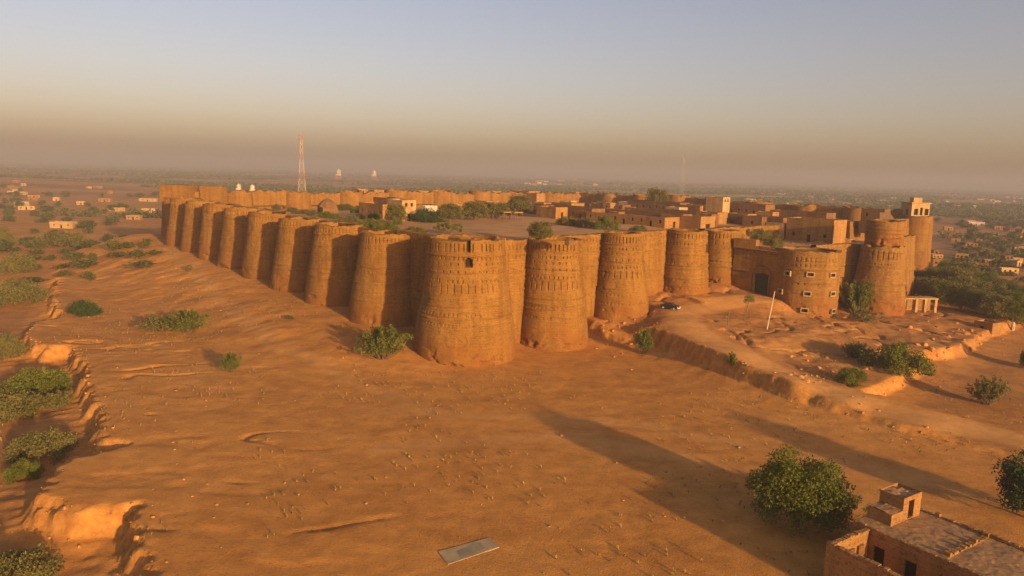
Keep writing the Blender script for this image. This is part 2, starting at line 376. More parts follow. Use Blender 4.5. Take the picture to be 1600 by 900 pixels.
ground = mk('ground', np.stack([xr, yr, Z.ravel()], 1), F, M['ground'], smooth=True,
            attrs={'scarp': ('POINT', sstep(slope.ravel(), 0.45, 1.1)), 'track': ('POINT', trk), 'soil_shade': ('POINT', soil_shade), 'scrub': ('POINT', np.maximum(sstep(dd + fbm(xr / 80, yr / 80, 9) * 160, 420, 1400) * 0.62, 0.7 * sstep(xr / np.maximum(yr, 1), .50, .62) * sstep(yr, 225, 290)))})
tag(ground, kind='structure')
# ------------------------------------------------------------------ the fort
def relief(u, z, zb, zt, sd, slots):
    """outward displacement in metres at arc length u and height z; slots: list of (row centre below top, slot height, pitch, width, depth)"""
    d = 0.10 * fbm(u / 2.2, z / 2.2, sd, 3) + 0.22 * fbm(u / 7.0, z / 9.0, sd + 5, 2)
    top = zt - z
    for (c, hh, pitch, wd, dp) in slots:
        row = (np.abs(top - c) < hh / 2)
        cell = np.floor(u / pitch); fr = np.abs(u / pitch - cell - 0.5) * pitch
        keep = _hash(cell, np.full_like(cell, int(c * 10)), sd) > 0.10
        d = d - dp * (row & (fr < wd / 2) & keep)
    hb = zt - zb
    for q_, fct in enumerate((0.10, 0.31, 0.49, 0.58, 0.66)):
        zz = hb * (fct + 0.05 * math.sin(sd * 2.3 + q_ * 4.1)) + 0.25 * np.sin(u / 9.0 + sd + fct * 30)
        d = d + 0.18 * sstep(fbm(u / 5, u * 0 + fct * 9, sd + 2, 3), -.35, -0.1) * np.exp(-((top - zz) / 0.20) ** 2) - 0.08 * np.exp(-((top - zz - 0.5) / 0.22) ** 2)
    sc = fbm(u / 6.5 + sd * 1.7, z / 5.0, sd + 13, 4)
    d = d - 0.09 * sstep(sc, 0.22, 0.27) - 0.16 * sstep(sc, 0.42, 0.46) + 0.22 * fbm(u / 16.0, z / 12.0, sd + 21, 2)
    low = 1 - sstep(z - zb, 0.5, 4.5)
    e = fbm(u / 2.6, z / 1.6, sd + 9, 5)
    d = d - low * (0.15 + 0.75 * sstep(e, 0.1, 0.45))
    return d
SLOTS = [(1.5, 1.5, 1.1, 0.36, 0.34), (3.6, 0.6, 1.1, 0.32, 0.34), (4.7, 0.35, 1.7, 0.34, 0.34), (6.2, 0.35, 1.7, 0.34, 0.30), (8.0, 0.5, 1.1, 0.32, 0.28), (9.6, 1.8, 1.5, 0.32, 0.24), (14.6, 0.35, 0.9, 0.3, 0.2), (16.6, 0.35, 0.8, 0.3, 0.18)]
SLOTS_B = [(1.4, 1.3, 1.1, 0.36, 0.25), (3.4, 0.6, 1.1, 0.32, 0.22), (8.6, 0.6, 1.2, 0.3, 0.18), (13.2, 0.35, 0.9, 0.28, 0.14), (14.8, 0.35, 0.9, 0.28, 0.12)]
def bastion_body(name, cx, cy, zb, zt, rb, rt, sd, res, mat, parent, slots=SLOTS, floor_drop=1.0, rough_top=0.3, cuts=(), arc=0.0, flare=1.25):
    k = int(2 * math.pi * rb / res); z0 = zb - 3.5
    nzr = int((zt - z0) / (res * 1.05))
    th = np.linspace(0, 2 * math.pi, k, endpoint=False); t = np.linspace(0, 1, nzr)
    TH, T = np.meshgrid(th, t)
    Zz = z0 + (zt - z0) * T
    tt = np.clip((Zz - zb) / (zt - zb), -0.2, 1)
    rr = rt + (rb - rt) * (1 - tt) ** flare
    U = TH * (rb + rt) / 2
    # keep the pattern continuous round the seam on the hidden side
    d = relief(U, Zz, zb, zt, sd, slots)
    for (ang, zc, w_, h_, dp, arch) in cuts:
        da = (TH - ang + math.pi) % (2 * math.pi) - math.pi
        s_ = da * rr; q = (np.abs(s_) < w_ / 2) & (Zz > zc - h_ / 2) & (Zz < zc + h_ / 2 - (arch * (np.abs(s_) / (w_ / 2)) ** 2 * h_ * 0.45))
        d = np.where(q, -dp, d)
    rr = rr + d
    rim = rough_top * (fbm(th * rt / 1.5, th * 0 + sd, sd, 3)) + rough_top * 1.6 * np.minimum(0, fbm(th * rt / 4, th * 0, sd + 3, 2))
    Zz = Zz.copy(); Zz[-1] += rim; Zz[-2] += rim * 0.5
    vx = cx + rr * np.cos(TH); vy = cy + rr * np.sin(TH)
    verts = [np.stack([vx.ravel(), vy.ravel(), Zz.ravel()], 1)]
    rin = rr[-1] - 1.3
    for (r_, z_) in ((rin, Zz[-1]), (rin, np.full(k, zt - floor_drop)), (rin * 0.0 + 0.01, np.full(k, zt - floor_drop + 0.1))):
        verts.append(np.stack([cx + r_ * np.cos(th), cy + r_ * np.sin(th), z_], 1))
    verts = np.concatenate(verts); rows = nzr + 3
    idx = np.arange(rows * k).reshape(rows, k)
    F = np.stack([idx[:-1].ravel(), np.roll(idx, -1, 1)[:-1].ravel(), np.roll(idx, -1, 1)[1:].ravel(), idx[1:].ravel()], 1)
    worn = 1 - sstep(verts[:, 2] + fbm(verts[:, 0] / 3, verts[:, 1] / 3, 4) * 3, zb + 1.0, zb + 7.0)
    o = mk(name, verts, F, mat, parent, smooth=True, attrs={'worn': ('POINT', worn)})
    try: o.data.set_sharp_from_angle(angle=R(50))
    except Exception: pass
    return o
def wall_body(name, p, q, zb, zt, thick, sd, res, mat, parent=None, slots=SLOTS, batter=1.6, inner_z=YARD_Z, rough_top=0.25, side=1, zt2=None, zb2=None, cuts=()):
    """wall from p to q; its outer face looks to the right of p->q when side=1"""
    p = np.array(p); q = np.array(q); L = np.linalg.norm(q - p); d_ = (q - p) / L; nrm = np.array([d_[1], -d_[0]]) * side
    na = max(3, int(L / res) + 1); z0m = zb - 3.5
    A = np.linspace(0, L, na); zt2 = zt if zt2 is None else zt2; zb2 = zb if zb2 is None else zb2
    nzr = max(3, int((zt - z0m) / res) + 1); t = np.linspace(0, 1, nzr)
    AA, T = np.meshgrid(A, t)
    zta = zt + (zt2 - zt) * AA / L; zba = zb + (zb2 - zb) * AA / L - 3.5
    Zz = zba + (zta - zba) * T
    off = batter * (1 - T) + relief(AA, Zz, zba + 3.5, zta, sd, slots)
    for (ac, zc, w_, h_, dp, arch) in cuts:
        s_ = np.abs(AA - ac); off = np.where((s_ < w_ / 2) & (Zz > zc) & (Zz < zc + h_ - arch * (s_ / (w_ / 2)) ** 2), -dp, off)
    rim = rough_top * fbm(A / 1.5, A * 0, sd, 3) + rough_top * 2.0 * np.minimum(0, fbm(A / 5, A * 0, sd + 3, 2))
    Zz[-1] += rim; Zz[-2] += rim * 0.5
    vx = p[0] + d_[0] * AA + nrm[0] * off; vy = p[1] + d_[1] * AA + nrm[1] * off
    verts = [np.stack([vx.ravel(), vy.ravel(), Zz.ravel()], 1)]
    zin = np.linspace(0, 1, 5)
    for f_ in zin:
        z_ = Zz[-1] * (1 - f_) + (inner_z - 1.0) * f_; o_ = -thick - 0.25 * f_ + 0.15 * fbm(A / 3, A * 0 + f_ * 3, sd + 7, 3)
        verts.append(np.stack([p[0] + d_[0] * A + nrm[0] * o_, p[1] + d_[1] * A + nrm[1] * o_, z_], 1))
    verts = np.concatenate(verts); rows = nzr + 5; idx = np.arange(rows * na).reshape(rows, na)
    F = np.stack([idx[:-1, :-1].ravel(), idx[:-1, 1:].ravel(), idx[1:, 1:].ravel(), idx[1:, :-1].ravel()], 1)
    if side < 0: F = F[:, ::-1]
    worn = 1 - sstep(verts[:, 2] + fbm(verts[:, 0] / 3, verts[:, 1] / 3, 4) * 3, zb + 1.0, zb + 7.0)
    o = mk(name, verts, F, mat, parent, smooth=True, attrs={'worn': ('POINT', worn)})
    try: o.data.set_sharp_from_angle(angle=R(50))
    except Exception: pass
    return o
def facing(cx, cy): return math.atan2(-cy, -cx) % (2 * math.pi)

# corner bastion with the arched window
cx, cy = C0
bas = empty('bastion', (0, 0, 0), label='huge round corner bastion nearest the viewer with one small arched window', cat='bastion', group='round bastions of the fort')
az = facing(cx, cy) + 0.045
b0 = bastion_body('tower_body', cx, cy, -0.2, 24.7, 11.2, 7.8, 3, 0.155, M['brick'], bas, cuts=((az + 0.012, 20.4, 1.5, 1.9, 1.3, 0.8), (az - 0.0, 23.6, 0.75, 2.3, 0.8, 0.0)))
def dark_panel(name, ang, z, w_, h_, r, parent, cx=cx, cy=cy, mat='dark'):
    m = MB(); c, s = math.cos(ang), math.sin(ang); t = (-s, c)
    pts = [(cx + c * r + t[0] * w_ / 2 * sx, cy + s * r + t[1] * w_ / 2 * sx, z + h_ / 2 * sz) for sx, sz in ((-1, -1), (1, -1), (1, 1), (-1, 1))]
    inn = [(x - c * 0.3, y - s * 0.3, zz) for x, y, zz in pts]
    m.v = pts + inn; m.f = [(0, 1, 2, 3), (7, 6, 5, 4), (0, 4, 5, 1), (1, 5, 6, 2), (2, 6, 7, 3), (3, 7, 4, 0)]
    return m.build(name, M[mat], parent)
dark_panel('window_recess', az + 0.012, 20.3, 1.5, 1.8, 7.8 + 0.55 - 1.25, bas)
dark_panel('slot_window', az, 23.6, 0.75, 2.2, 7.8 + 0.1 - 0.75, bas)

def plain_bastion(pos, zb, zt, rb, rt, sd, res, label, slots=SLOTS_B, mat='brick', **kw):
    o = bastion_body('bastion', pos[0], pos[1], zb, zt, rb, rt, sd, res, M[mat], None, slots=slots, **kw)
    return tag(o, label, 'bastion', 'round bastions of the fort')
def solve(px, s_dir, base=C0):
    """distance along an axis from the corner at which picture column px is met"""
    lo, hi = 0.0, 400.0
    def col(s):
        p = base + s_dir * s; v = np.array([p[0], p[1], 20 - CAM_H]); return 800 + FPX * (v @ rgt) / (v @ fwd)
    sg = 1 if col(300) > col(0) else -1
    for _ in range(40):
        m_ = (lo + hi) / 2
        if (col(m_) - px) * sg < 0: lo = m_
        else: hi = m_
    return lo
# flank to the right of the corner
RB = []
for (px, py_b, py_t, wb_, wt_, sd, lab) in [(867, 550, 376.5, 120, 84, 11, 'second large round bastion just right of the corner bastion'),
        (972, 504, 365.5, 98, 60, 12, 'round bastion third along the sunlit front, at the foot of the dirt ramp'),
        (1073, 470, 361, 80, 60, 13, 'round bastion standing behind the parked black car'),
        (1128, 452, 361, 60, 52, 14, 'narrow sunlit bastion beside the shaded gate wall')]:
    s = solve(px, V, C0 - W * 3.2); p = C0 - W * 3.2 + V * s
    if px == 1127: p = np.array([57.4, 202.0])
    rt = wt_ / 2 * p[1] / FPX; rb = wb_ / 2 * p[1] / FPX
    zt = zat(p[0] * (1 - rt / 200), p[1] - rt, py_t); zb = zat(p[0] * (1 - rb / 200), p[1] - rb, py_b)
    RB.append((s, p, zb, zt, rb, rt))
    plain_bastion(p, zb, zt, rb, rt, sd, 0.17 if sd < 13 else 0.2, lab, SLOTS if sd < 13 else SLOTS_B)
# flank to the left: raised ground along its foot
ords = ['first', 'second', 'third', 'fourth', 'fifth', 'sixth', 'seventh', 'eighth']
LB = []
for i, s in enumerate([27, 50, 71, 92, 112, 131, 149, 166]):
    p = C0 + W * s - V * 2.2; zb = tz(*(p - V * 9)) - 0.5
    py_t = [366, 352, 343, 333, 326, 320, 315.5, 311][i]
    zt = zat(p[0], p[1] - 6, py_t)
    LB.append((s, p, zb, zt))
    plain_bastion(p, zb, zt, 9.4 - 0.15 * i, 6.2 - 0.1 * i, 21 + i, 0.22 if i < 3 else 0.3, '%s half-shaded bastion along the left flank counted from the corner bastion' % ords[i], SLOTS_B, rough_top=0.35)
# far left corner bastion, taller than its neighbours
pL = C0 + W * SIDE_W
zbL = tz(*(pL - V * 9))
bas = empty('bastion', (0, 0, 0), label='tall square-topped bastion at the far left corner of the fort', cat='bastion', group='round bastions of the fort')
bastion_body('tower_body', pL[0] + 2, pL[1] + 2, zbL, 25.0, 7.6, 6.4, 41, 0.4, M['brick'], bas, slots=SLOTS_B)
m = MB(); m.box(-5.4, -5.0, 23, 5.4, 5.0, 29.6, VANG - 0.75, (pL[0] + 2, pL[1] + 2)); m.build('upper_storey', M['brick'], bas)
m = MB(); m.box(-4.6, -2.2, 22, 4.6, 2.2, 29.3, VANG - 0.75, (pL[0] + 14, pL[1] + 6))
tag(m.build('ruined_wall', M['brick']), 'tall broken wall standing right of the far left corner bastion', 'wall', 'broken walls on the ramparts')

# curtain walls
def curtain(a, b, zb, zt, sd, lab, res=0.24, **kw):
    o = wall_body('curtain_wall', a, b, zb, zt, 2.2, sd, res, M['brick'], **kw)
    return tag(o, lab, 'wall', 'curtain walls of the fort')
stations = [(0, C0, 0.0, 24.6, 8, 8)] + RB
labs = ['sunlit curtain wall between corner bastion and second large bastion', 'sunlit curtain wall between second and third front bastions', 'sunlit curtain wall with a red worn foot, left of the bastion behind the car', 'short curtain wall between the car bastion and the narrow bastion']
for i in range(4):
    s0, p0, zb0, zt0 = stations[i][:4]; s1, p1, zb1, zt1 = stations[i + 1][:4]
    mid = C0 + V * (s0 + s1) / 2; curtain(C0 + V * s0, C0 + V * s1, (zb0 + zb1) / 2, zat(mid[0], mid[1], [376, 366.5, 361.5, 360][i]), 50 + i, labs[i])
sl = [(0, C0, 0.0, 24.6)] + LB + [(SIDE_W, pL, zbL, 24.4)]
for i in range(9):
    s0, p0, zb0, zt0 = sl[i]; s1, p1, zb1, zt1 = sl[i + 1]
    curtain(C0 + W * s0, C0 + W * s1, (zb0 + zb1) / 2, min(zt0, zt1) - 0.15 if i else 24.2, 60 + i,
            'shaded curtain wall bay on the left flank, %s from the corner bastion' % (ords + ['ninth'])[i], res=0.3, side=-1, slots=SLOTS_B)
# far right corner bastion with its pavilion
pR = np.array(fc(SIDE_V, 0)); zbR = 0.0
sR = solve(1429, V); pR = C0 + V * sR
bas = empty('bastion', (0, 0, 0), label='tall round bastion at the far right corner carrying a pale pavilion', cat='bastion', group='round bastions of the fort')
ztR = zat(pR[0], pR[1] - 6, 338)
bastion_body('tower_body', pR[0], pR[1], zat(pR[0], pR[1] - 7, 426), ztR, 7.3, 6.4, 42, 0.35, M['brick'], bas, slots=[], floor_drop=0.4)
# remaining front wall between gate works and the far right corner
curtain(C0 + V * 84, C0 + V * sR, 5, 24.0, 70, 'long low front curtain wall running on behind the gate works', res=0.5)
# far sides
pF = pR + W * SIDE_W * 1.0 + V * 0
FAR_T = 27.4
def far_wall(a, b, labf, n, sd0, side, zt):
    a = np.array(a); b = np.array(b)
    for i in range(n):
        q0 = a + (b - a) * i / n; q1 = a + (b - a) * (i + 1) / n
        tag(wall_body('rampart_wall', q0, q1, 6, zt + 0.5 * math.sin(i * 2.1), 2.0, sd0 + i, 0.7, M['brick'], side=side, slots=[], rough_top=0.9), labf % (ords + ['ninth', 'tenth'])[i], 'wall', 'far ramparts of the fort')
        if i:
            tag(bastion_body('bastion', *(q0), 4, zt + 0.6 + 0.7 * math.sin(i * 5.3), 7.5, 6.0, sd0 + 30 + i, 0.7, M['brick'], None, slots=[], floor_drop=2.2, rough_top=0.9), (labf % ords[i - 1]).replace('length of', 'bastion top on'), 'bastion', 'bastions on the far ramparts')
far_wall(pL, pF, 'sunlit inner face of the back rampart, %s length of it from the left corner', 9, 200, -1, 27.0)
far_wall(pR, pF, 'shaded inner face of the far right rampart, %s length of it from the pavilion', 8, 260, 1, 27.2)

# courtyard: the filled ground inside
na, nb = 150, 130
A, B = np.meshgrid(np.linspace(1.0, sR - 1.0, na), np.linspace(1.0, SIDE_W - 1.0, nb))
yx = C0[0] + V[0] * A + W[0] * B; yy = C0[1] + V[1] * A + W[1] * B
yz = -2.6 * sstep(B, 95, 165) + YARD_Z + 0.6 * (1 - sstep(np.hypot(A, B), 30, 90)) + 0.5 * fbm(yx / 14, yy / 14, 12, 4) - 1.6 * sstep(A, 70, 100) * (1 - sstep(B, 0, 40))
idx = np.arange(na * nb).reshape(nb, na)
yard = mk('courtyard_ground', np.stack([yx.ravel(), yy.ravel(), yz.ravel()], 1), np.stack([idx[:-1, :-1].ravel(), idx[:-1, 1:].ravel(), idx[1:, 1:].ravel(), idx[1:, :-1].ravel()], 1), M['yard'], smooth=True)
tag(yard, kind='structure')
def yz_at(x, y):
    a, b = ab(x, y)
    if b < 1 and a > 86: return 19.65
    return float(-2.6 * sstep(b, 95, 165) + YARD_Z + 0.6 * (1 - sstep(np.hypot(a, b), 30, 90)) + 0.5 * fbm(np.array([x / 14]), np.array([y / 14]), 12, 4)[0] - 1.6 * sstep(a, 70, 100) * (1 - sstep(b, 0, 40)))
def aty(px, py):
    z = YARD_Z
    for _ in range(4): x, y = P(px, py, z); z = yz_at(x, y)
    return x, y, z

# ------------------------------------------------------------------ buildings with real openings
def facade(m, pk, o, dx, width, z0, z1, holes, depth=0.5):
    """one wall face from point o along unit dx; outward normal to the right of dx. holes: (x0, x1, z0, z1). pk collects (corner points) of the back panels"""
    nrm = (dx[1], -dx[0]); xs = sorted({0.0, width} | {h[0] for h in holes} | {h[1] for h in holes}); zs = sorted({z0, z1} | {h[2] for h in holes} | {h[3] for h in holes})
    def pt(x, z, d=0.0): return (o[0] + dx[0] * x - nrm[0] * d, o[1] + dx[1] * x - nrm[1] * d, z)
    for i in range(len(xs) - 1):
        for j in range(len(zs) - 1):
            xc = (xs[i] + xs[i + 1]) / 2; zc = (zs[j] + zs[j + 1]) / 2
            if any(h[0] < xc < h[1] and h[2] < zc < h[3] for h in holes): continue
            m.quad(pt(xs[i], zs[j]), pt(xs[i + 1], zs[j]), pt(xs[i + 1], zs[j + 1]), pt(xs[i], zs[j + 1]))
    for (a, b, c, d) in holes:
        m.quad(pt(a, c), pt(a, d), pt(a, d, depth), pt(a, c, depth)); m.quad(pt(b, c), pt(b, c, depth), pt(b, d, depth), pt(b, d))
        m.quad(pt(a, c), pt(a, c, depth), pt(b, c, depth), pt(b, c)); m.quad(pt(a, d), pt(b, d), pt(b, d, depth), pt(a, d, depth))
        pk.append((pt(a, c, depth), pt(b, c, depth), pt(b, d, depth), pt(a, d, depth)))
def house(name, cx, cy, z, rz, L, Wd, H, mat, label, cat, group=None, door=None, wins=(), parapet=0.45, roof='roof', vault=0, plinth=2.5):
    """flat-roofed block; door/wins: (face, x, w, z0, h), face 0 = -y side, 1 = +x, 2 = +y, 3 = -x"""
    e = empty(name, (cx, cy, z), rz, label, cat, group)
    m = MB(); corners = [(-L / 2, -Wd / 2), (L / 2, -Wd / 2), (L / 2, Wd / 2), (-L / 2, Wd / 2)]; dirs = [(1, 0), (0, 1), (-1, 0), (0, -1)]; lens = [L, Wd, L, Wd]
    dpk, wpk = [], []
    for f in range(4):
        hs = [(x - w / 2, x + w / 2, zz, zz + h) for (ff, x, w, zz, h) in wins if ff == f]
        ds = [(x - w / 2, x + w / 2, zz, zz + h) for (ff, x, w, zz, h) in (door or ()) if ff == f]
        tmp = []; facade(m, tmp, corners[f], dirs[f], lens[f], -plinth, H, hs + ds)
        wpk += tmp[:len(hs)]; dpk += tmp[len(hs):]
    # parapet top and inner faces
    t = 0.35; ic = [(x - math.copysign(t, x), y - math.copysign(t, y)) for x, y in corners]; hr = H - parapet
    rnd = random.Random(int(cx * 7 + cy * 3))
    for f in range(4):
        a, b = corners[f], corners[(f + 1) % 4]; c, d = ic[f], ic[(f + 1) % 4]
        m.quad((*a, H), (*b, H), (*d, H), (*c, H)); m.quad((*c, H), (*d, H), (*d, hr - 0.1), (*c, hr - 0.1))
    m.build('wall', M[mat], e)
    r = MB()
    if vault:
        n = vault; seg = 8; w_ = (L - 2 * t) / n; yb = Wd / 2 - t
        for k in range(n):
            x0 = -L / 2 + t + k * w_
            for s_ in range(seg):
                a0 = math.pi * s_ / seg; a1 = math.pi * (s_ + 1) / seg
                xa = x0 + w_ / 2 - math.cos(a0) * w_ / 2; xb = x0 + w_ / 2 - math.cos(a1) * w_ / 2
                za = hr + math.sin(a0) * 0.7; zb_ = hr + math.sin(a1) * 0.7
                r.quad((xa, -yb, za), (xb, -yb, zb_), (xb, yb, zb_), (xa, yb, za))
    else: r.quad((ic[0][0], ic[0][1], hr), (ic[1][0], ic[1][1], hr), (ic[2][0], ic[2][1], hr), (ic[3][0], ic[3][1], hr))
    r.build('roof', M[roof], e)
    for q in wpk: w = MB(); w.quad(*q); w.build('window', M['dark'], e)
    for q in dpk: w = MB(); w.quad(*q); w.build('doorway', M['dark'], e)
    return e
# ------------------------------------------------------------------ gate works
G = empty('gate_wall', (0, 0, 0), label='shaded gate wall with a tall arched recess and dark open gateway', cat='wall')
gp, gq = (60.8, 201.5), (71.4, 188.8)
wall_body('wall', gp, gq, 7.4, 20.9, 2.4, 101, 0.22, M['brick_b'], G, slots=[(1.5, 0.8, 1.1, 0.3, 0.2)], batter=0.6, inner_z=19, zt2=20.1, cuts=((8.9, 6.0, 7.0, 9.6, 0.55, 2.6), (8.6, 6.0, 4.6, 7.2, 2.0, 0.3)))
gd = np.array([gq[0] - gp[0], gq[1] - gp[1]]); gd = gd / np.linalg.norm(gd); gn = np.array([gd[1], -gd[0]])
m = MB()
def gpt(a, o_, z): return (gp[0] + gd[0] * a + gn[0] * o_, gp[1] + gd[1] * a + gn[1] * o_, z)
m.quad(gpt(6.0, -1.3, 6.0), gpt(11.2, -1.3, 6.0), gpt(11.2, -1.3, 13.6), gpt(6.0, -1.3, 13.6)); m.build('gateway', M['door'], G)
m = MB()
for a_ in (6.15, 10.75): m.box(-0.15, -0.3, 6.0, 0.15, 0.3, 13.5, math.atan2(gd[1], gd[0]), gpt(a_ + 0.15, -0.55, 0)[:2])
m.build('door_jamb', M['brick_b'], G)
m = MB(); m.box(0, -1.1, 19.5, 6.4, 1.1, 22.0, math.atan2(gd[1], gd[0]) + 0.12, (gp[0] + 0.2, gp[1] + 0.3))
tag(m.build('parapet_block', M['brick']), 'small sunlit broken parapet block above the left end of the gate wall', 'parapet')

gx_, gy_ = 77.4, 192.0
bas = empty('bastion', (0, 0, 0), label='squat round gate bastion pierced by rows of small framed windows', cat='bastion', group='round bastions of the fort')
azg = facing(gx_, gy_); wins = []
for (px, py) in [(1230, 427), (1263, 429), (1294, 430), (1222, 455), (1261, 459), (1296, 459), (1259, 485), (1299, 486)]:
    off = (px - 1258) * 0.166; ang = azg + math.asin(max(-0.97, min(0.97, off / 8.0)))
    zc = zat(gx_ + 8 * math.cos(ang), gy_ + 8 * math.sin(ang), py); wins.append((ang, zc, 1.5, 0.85, 0.5, 0.0))
bastion_body('tower_body', gx_, gy_, 3.6, 20.5, 8.2, 7.9, 110, 0.19, M['brick_b'], bas, slots=[(2.2, 0.9, 1.2, 0.3, 0.22), (3.6, 0.5, 1.2, 0.3, 0.2), (8.4, 0.35, 1.6, 0.3, 0.2)], cuts=wins, floor_drop=0.8)
for (ang, zc, w_, h_, _, _) in wins:
    f = (zc - 4.6) / 15.9; rr = 7.9 + 0.3 * (1 - f) ** 1.25
    fr = MB(); c, sn = math.cos(ang), math.sin(ang)
    cc = (gx_ + c * (rr + 0.02), gy_ + sn * (rr + 0.02))
    for (x0, z0_, x1, z1_) in ((-w_ / 2 - 0.2, zc + h_ / 2, w_ / 2 + 0.2, zc + h_ / 2 + 0.24), (-w_ / 2 - 0.2, zc - h_ / 2 - 0.24, w_ / 2 + 0.2, zc - h_ / 2), (-w_ / 2 - 0.2, zc - h_ / 2, -w_ / 2, zc + h_ / 2), (w_ / 2, zc - h_ / 2, w_ / 2 + 0.2, zc + h_ / 2)):
        fr.box(x0, -0.25, z0_, x1, 0.25, z1_, ang + math.pi / 2, cc)
    w = fr.build('window', M['frame'], bas)
    pn = MB(); pn.box(-w_ / 2 - .05, -0.04, zc - h_ / 2 - .05, w_ / 2 + .05, 0.04, zc + h_ / 2 + .05, ang + math.pi / 2, (gx_ + c * (rr - 0.3), gy_ + sn * (rr - 0.3))); pn.build('pane', M['dark'], w)

bx_, by_ = 101.5, 202.0
bas = empty('bastion', (0, 0, 0), label='tall two-tiered bastion of the gate works, right of the big bush', cat='bastion', group='round bastions of the fort')
bastion_body('tower_body', bx_, by_, 2.6, 21.2, 7.5, 5.4, 120, 0.22, M['brick_b'], bas, slots=[(2.4, 2.4, 1.5, 0.3, 0.22), (4.9, 0.5, 0.9, 0.25, 0.2)], rough_top=0.6)
bastion_body('upper_tier', bx_ + 0.6, by_ + 1.0, 20.8, 28.0, 5.1, 5.0, 121, 0.24, M['brick_b'], bas, slots=[(4.4, 0.5, 1.1, 0.3, 0.2)], rough_top=0.3, flare=1.0)
o = wall_body('gate_curtain_wall', (82.5, 200.0), (99, 207.5), 3.6, 20.9, 2.0, 125, 0.22, M['brick_b'], None, slots=[(5.0, 1.0, 5.6, 0.5, 0.5), (2.5, 0.5, 2.0, 0.3, 0.25)], batter=1.2, inner_z=19)
tag(o, 'sunlit wall between the windowed gate bastion and the two-tiered bastion', 'wall')
plat = [(60.8, 200.8), (68.5, 190.0), (74, 193), (83, 200.5), (98, 208), (112, 215), fc(160, 0.5), fc(84, 0.5)]
m = MB(); m.v = [(x, y, 19.6) for x, y in plat]; m.f = [tuple(range(len(plat)))]
o = m.build('gate_terrace', M['yard']); tag(o, 'rubble-strewn terrace roof over the gate works', 'roof')
o = wall_body('gate_flank_wall', (112, 216), (127, 233), 2, 22, 2.0, 128, 0.4, M['brick_b'], None, slots=[], inner_z=19); tag(o, 'low wall running back right of the two-tiered bastion', 'wall')
# broken hoods on the corner parapet
for i, (px, py, w_, lab) in enumerate([(742, 373, 2.2, 'small dark broken hood above the slot on the corner bastion'), (777, 371, 1.0, 'small dark stump of masonry on the right of the corner bastion top'), (891, 374, 1.9, 'dark triangular scrap of masonry on the second bastion top')]):
    x, y = P(px, py, 24.9); m = MB()
    m.lathe([(w_ * 0.62, -1.0), (w_ * 0.6, -0.3), (w_ * 0.42, 0.15), (w_ * 0.05, 0.55)], 7, (x, y + 0.6, 24.7)); tag(m.build('masonry_stump', M['mud_dark']), lab, 'masonry')

# ------------------------------------------------------------------ buildings inside the fort
drnd0 = random.Random(8)
VA = VANG + math.pi / 2          # local x runs away along the left flank; face 3 looks at the sun, face 2 at the viewer's left
def inner(px, py, L, Wd, H, lab, mat='mud', z=None, rz=VA, doors3=1, n2=0, roof='roof', cat='building', group=None, vault=0, dw=1.2, name='flat_roofed_house', wh=1.1, wb=1.5, two=False):
    """the near vertical edge (between faces 2 and 3) stands at the pixel"""
    if z is None: x, y, z = aty(px, py)
    else: x, y = P(px, py, z)
    ex = np.array([math.cos(rz), math.sin(rz)]); ey = np.array([-ex[1], ex[0]])
    if ab(x, y)[1] + L > SIDE_W - 3 and z > 21:        # keep it inside the back rampart
        b_ = SIDE_W - 4 - L; s_ = solve(px, V, C0 + W * b_); q_ = C0 + W * b_ + V * min(s_, sR - 14 - Wd); x, y = float(q_[0]), float(q_[1]); z = yz_at(x, y); H = max(H, 7.0)
    c = np.array([x, y]) + ex * L / 2 - ey * Wd / 2
    rnd = random.Random(int(px * 31 + py)); ds = []; ws = []
    if doors3:
        for k in range(doors3): ds.append((3, Wd * (k + 0.5) / doors3 + rnd.uniform(-0.3, 0.3), dw, 0.0, min(2.2, H * 0.6)))
    for k in range(n2):
        xx = L * (k + 0.5) / n2
        (ds if k % 3 == 1 else ws).append((2, L - xx, 0.9 if k % 3 != 1 else 1.1, wb if k % 3 != 1 else 0.0, wh if k % 3 != 1 else min(2.1, H * 0.6)))
    if two: ws += [(3, Wd * 0.3, 0.9, H - 2.0, 1.1), (3, Wd * 0.7, 0.9, H - 2.0, 1.1)]
    return house(name, c[0], c[1], z, rz, L, Wd, H, mat, lab, cat, group or 'mud buildings inside the fort', ds, ws, roof=roof, vault=vault)
inner(1038, 357, 34, 9.5, 3.4, 'long flat-roofed barrack behind the bastion by the car, pale sunlit end', n2=9)
inner(968, 345, 7, 5.5, 4.0, 'small sunlit block with one black window between the long barracks', doors3=1, dw=1.6)
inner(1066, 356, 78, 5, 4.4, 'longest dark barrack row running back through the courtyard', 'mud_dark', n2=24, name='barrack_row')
inner(1094, 362, 16, 8, 4.6, 'house with an arched opening left of the green yard trees', doors3=1, dw=2.4)
inner(1120, 352, 9, 6.5, 4.2, 'plain sunlit block behind the arched house', doors3=0)
inner(1128, 341, 8, 5.0, 8.4, 'square two-storey tower house in the yard with a narrow door', 'mud_pale', doors3=1, n2=2, two=True, name='tower_house', cat='tower')
inner(1224, 372, 6, 3.6, 4.6, 'narrow sunlit gatehouse block on the terrace behind the gate bastion', 'mud_pale', doors3=1, z=20.0)
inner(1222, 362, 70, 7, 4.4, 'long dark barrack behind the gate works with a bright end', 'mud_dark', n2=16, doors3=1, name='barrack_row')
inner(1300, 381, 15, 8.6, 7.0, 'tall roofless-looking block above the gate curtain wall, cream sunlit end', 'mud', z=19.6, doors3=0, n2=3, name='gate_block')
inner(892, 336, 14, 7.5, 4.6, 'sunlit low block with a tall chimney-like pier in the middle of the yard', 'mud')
inner(924, 345, 26, 7, 4.2, 'dark barrack behind the second bastion, half hidden by bushes', 'mud_dark', n2=7, doors3=0, name='barrack_row')
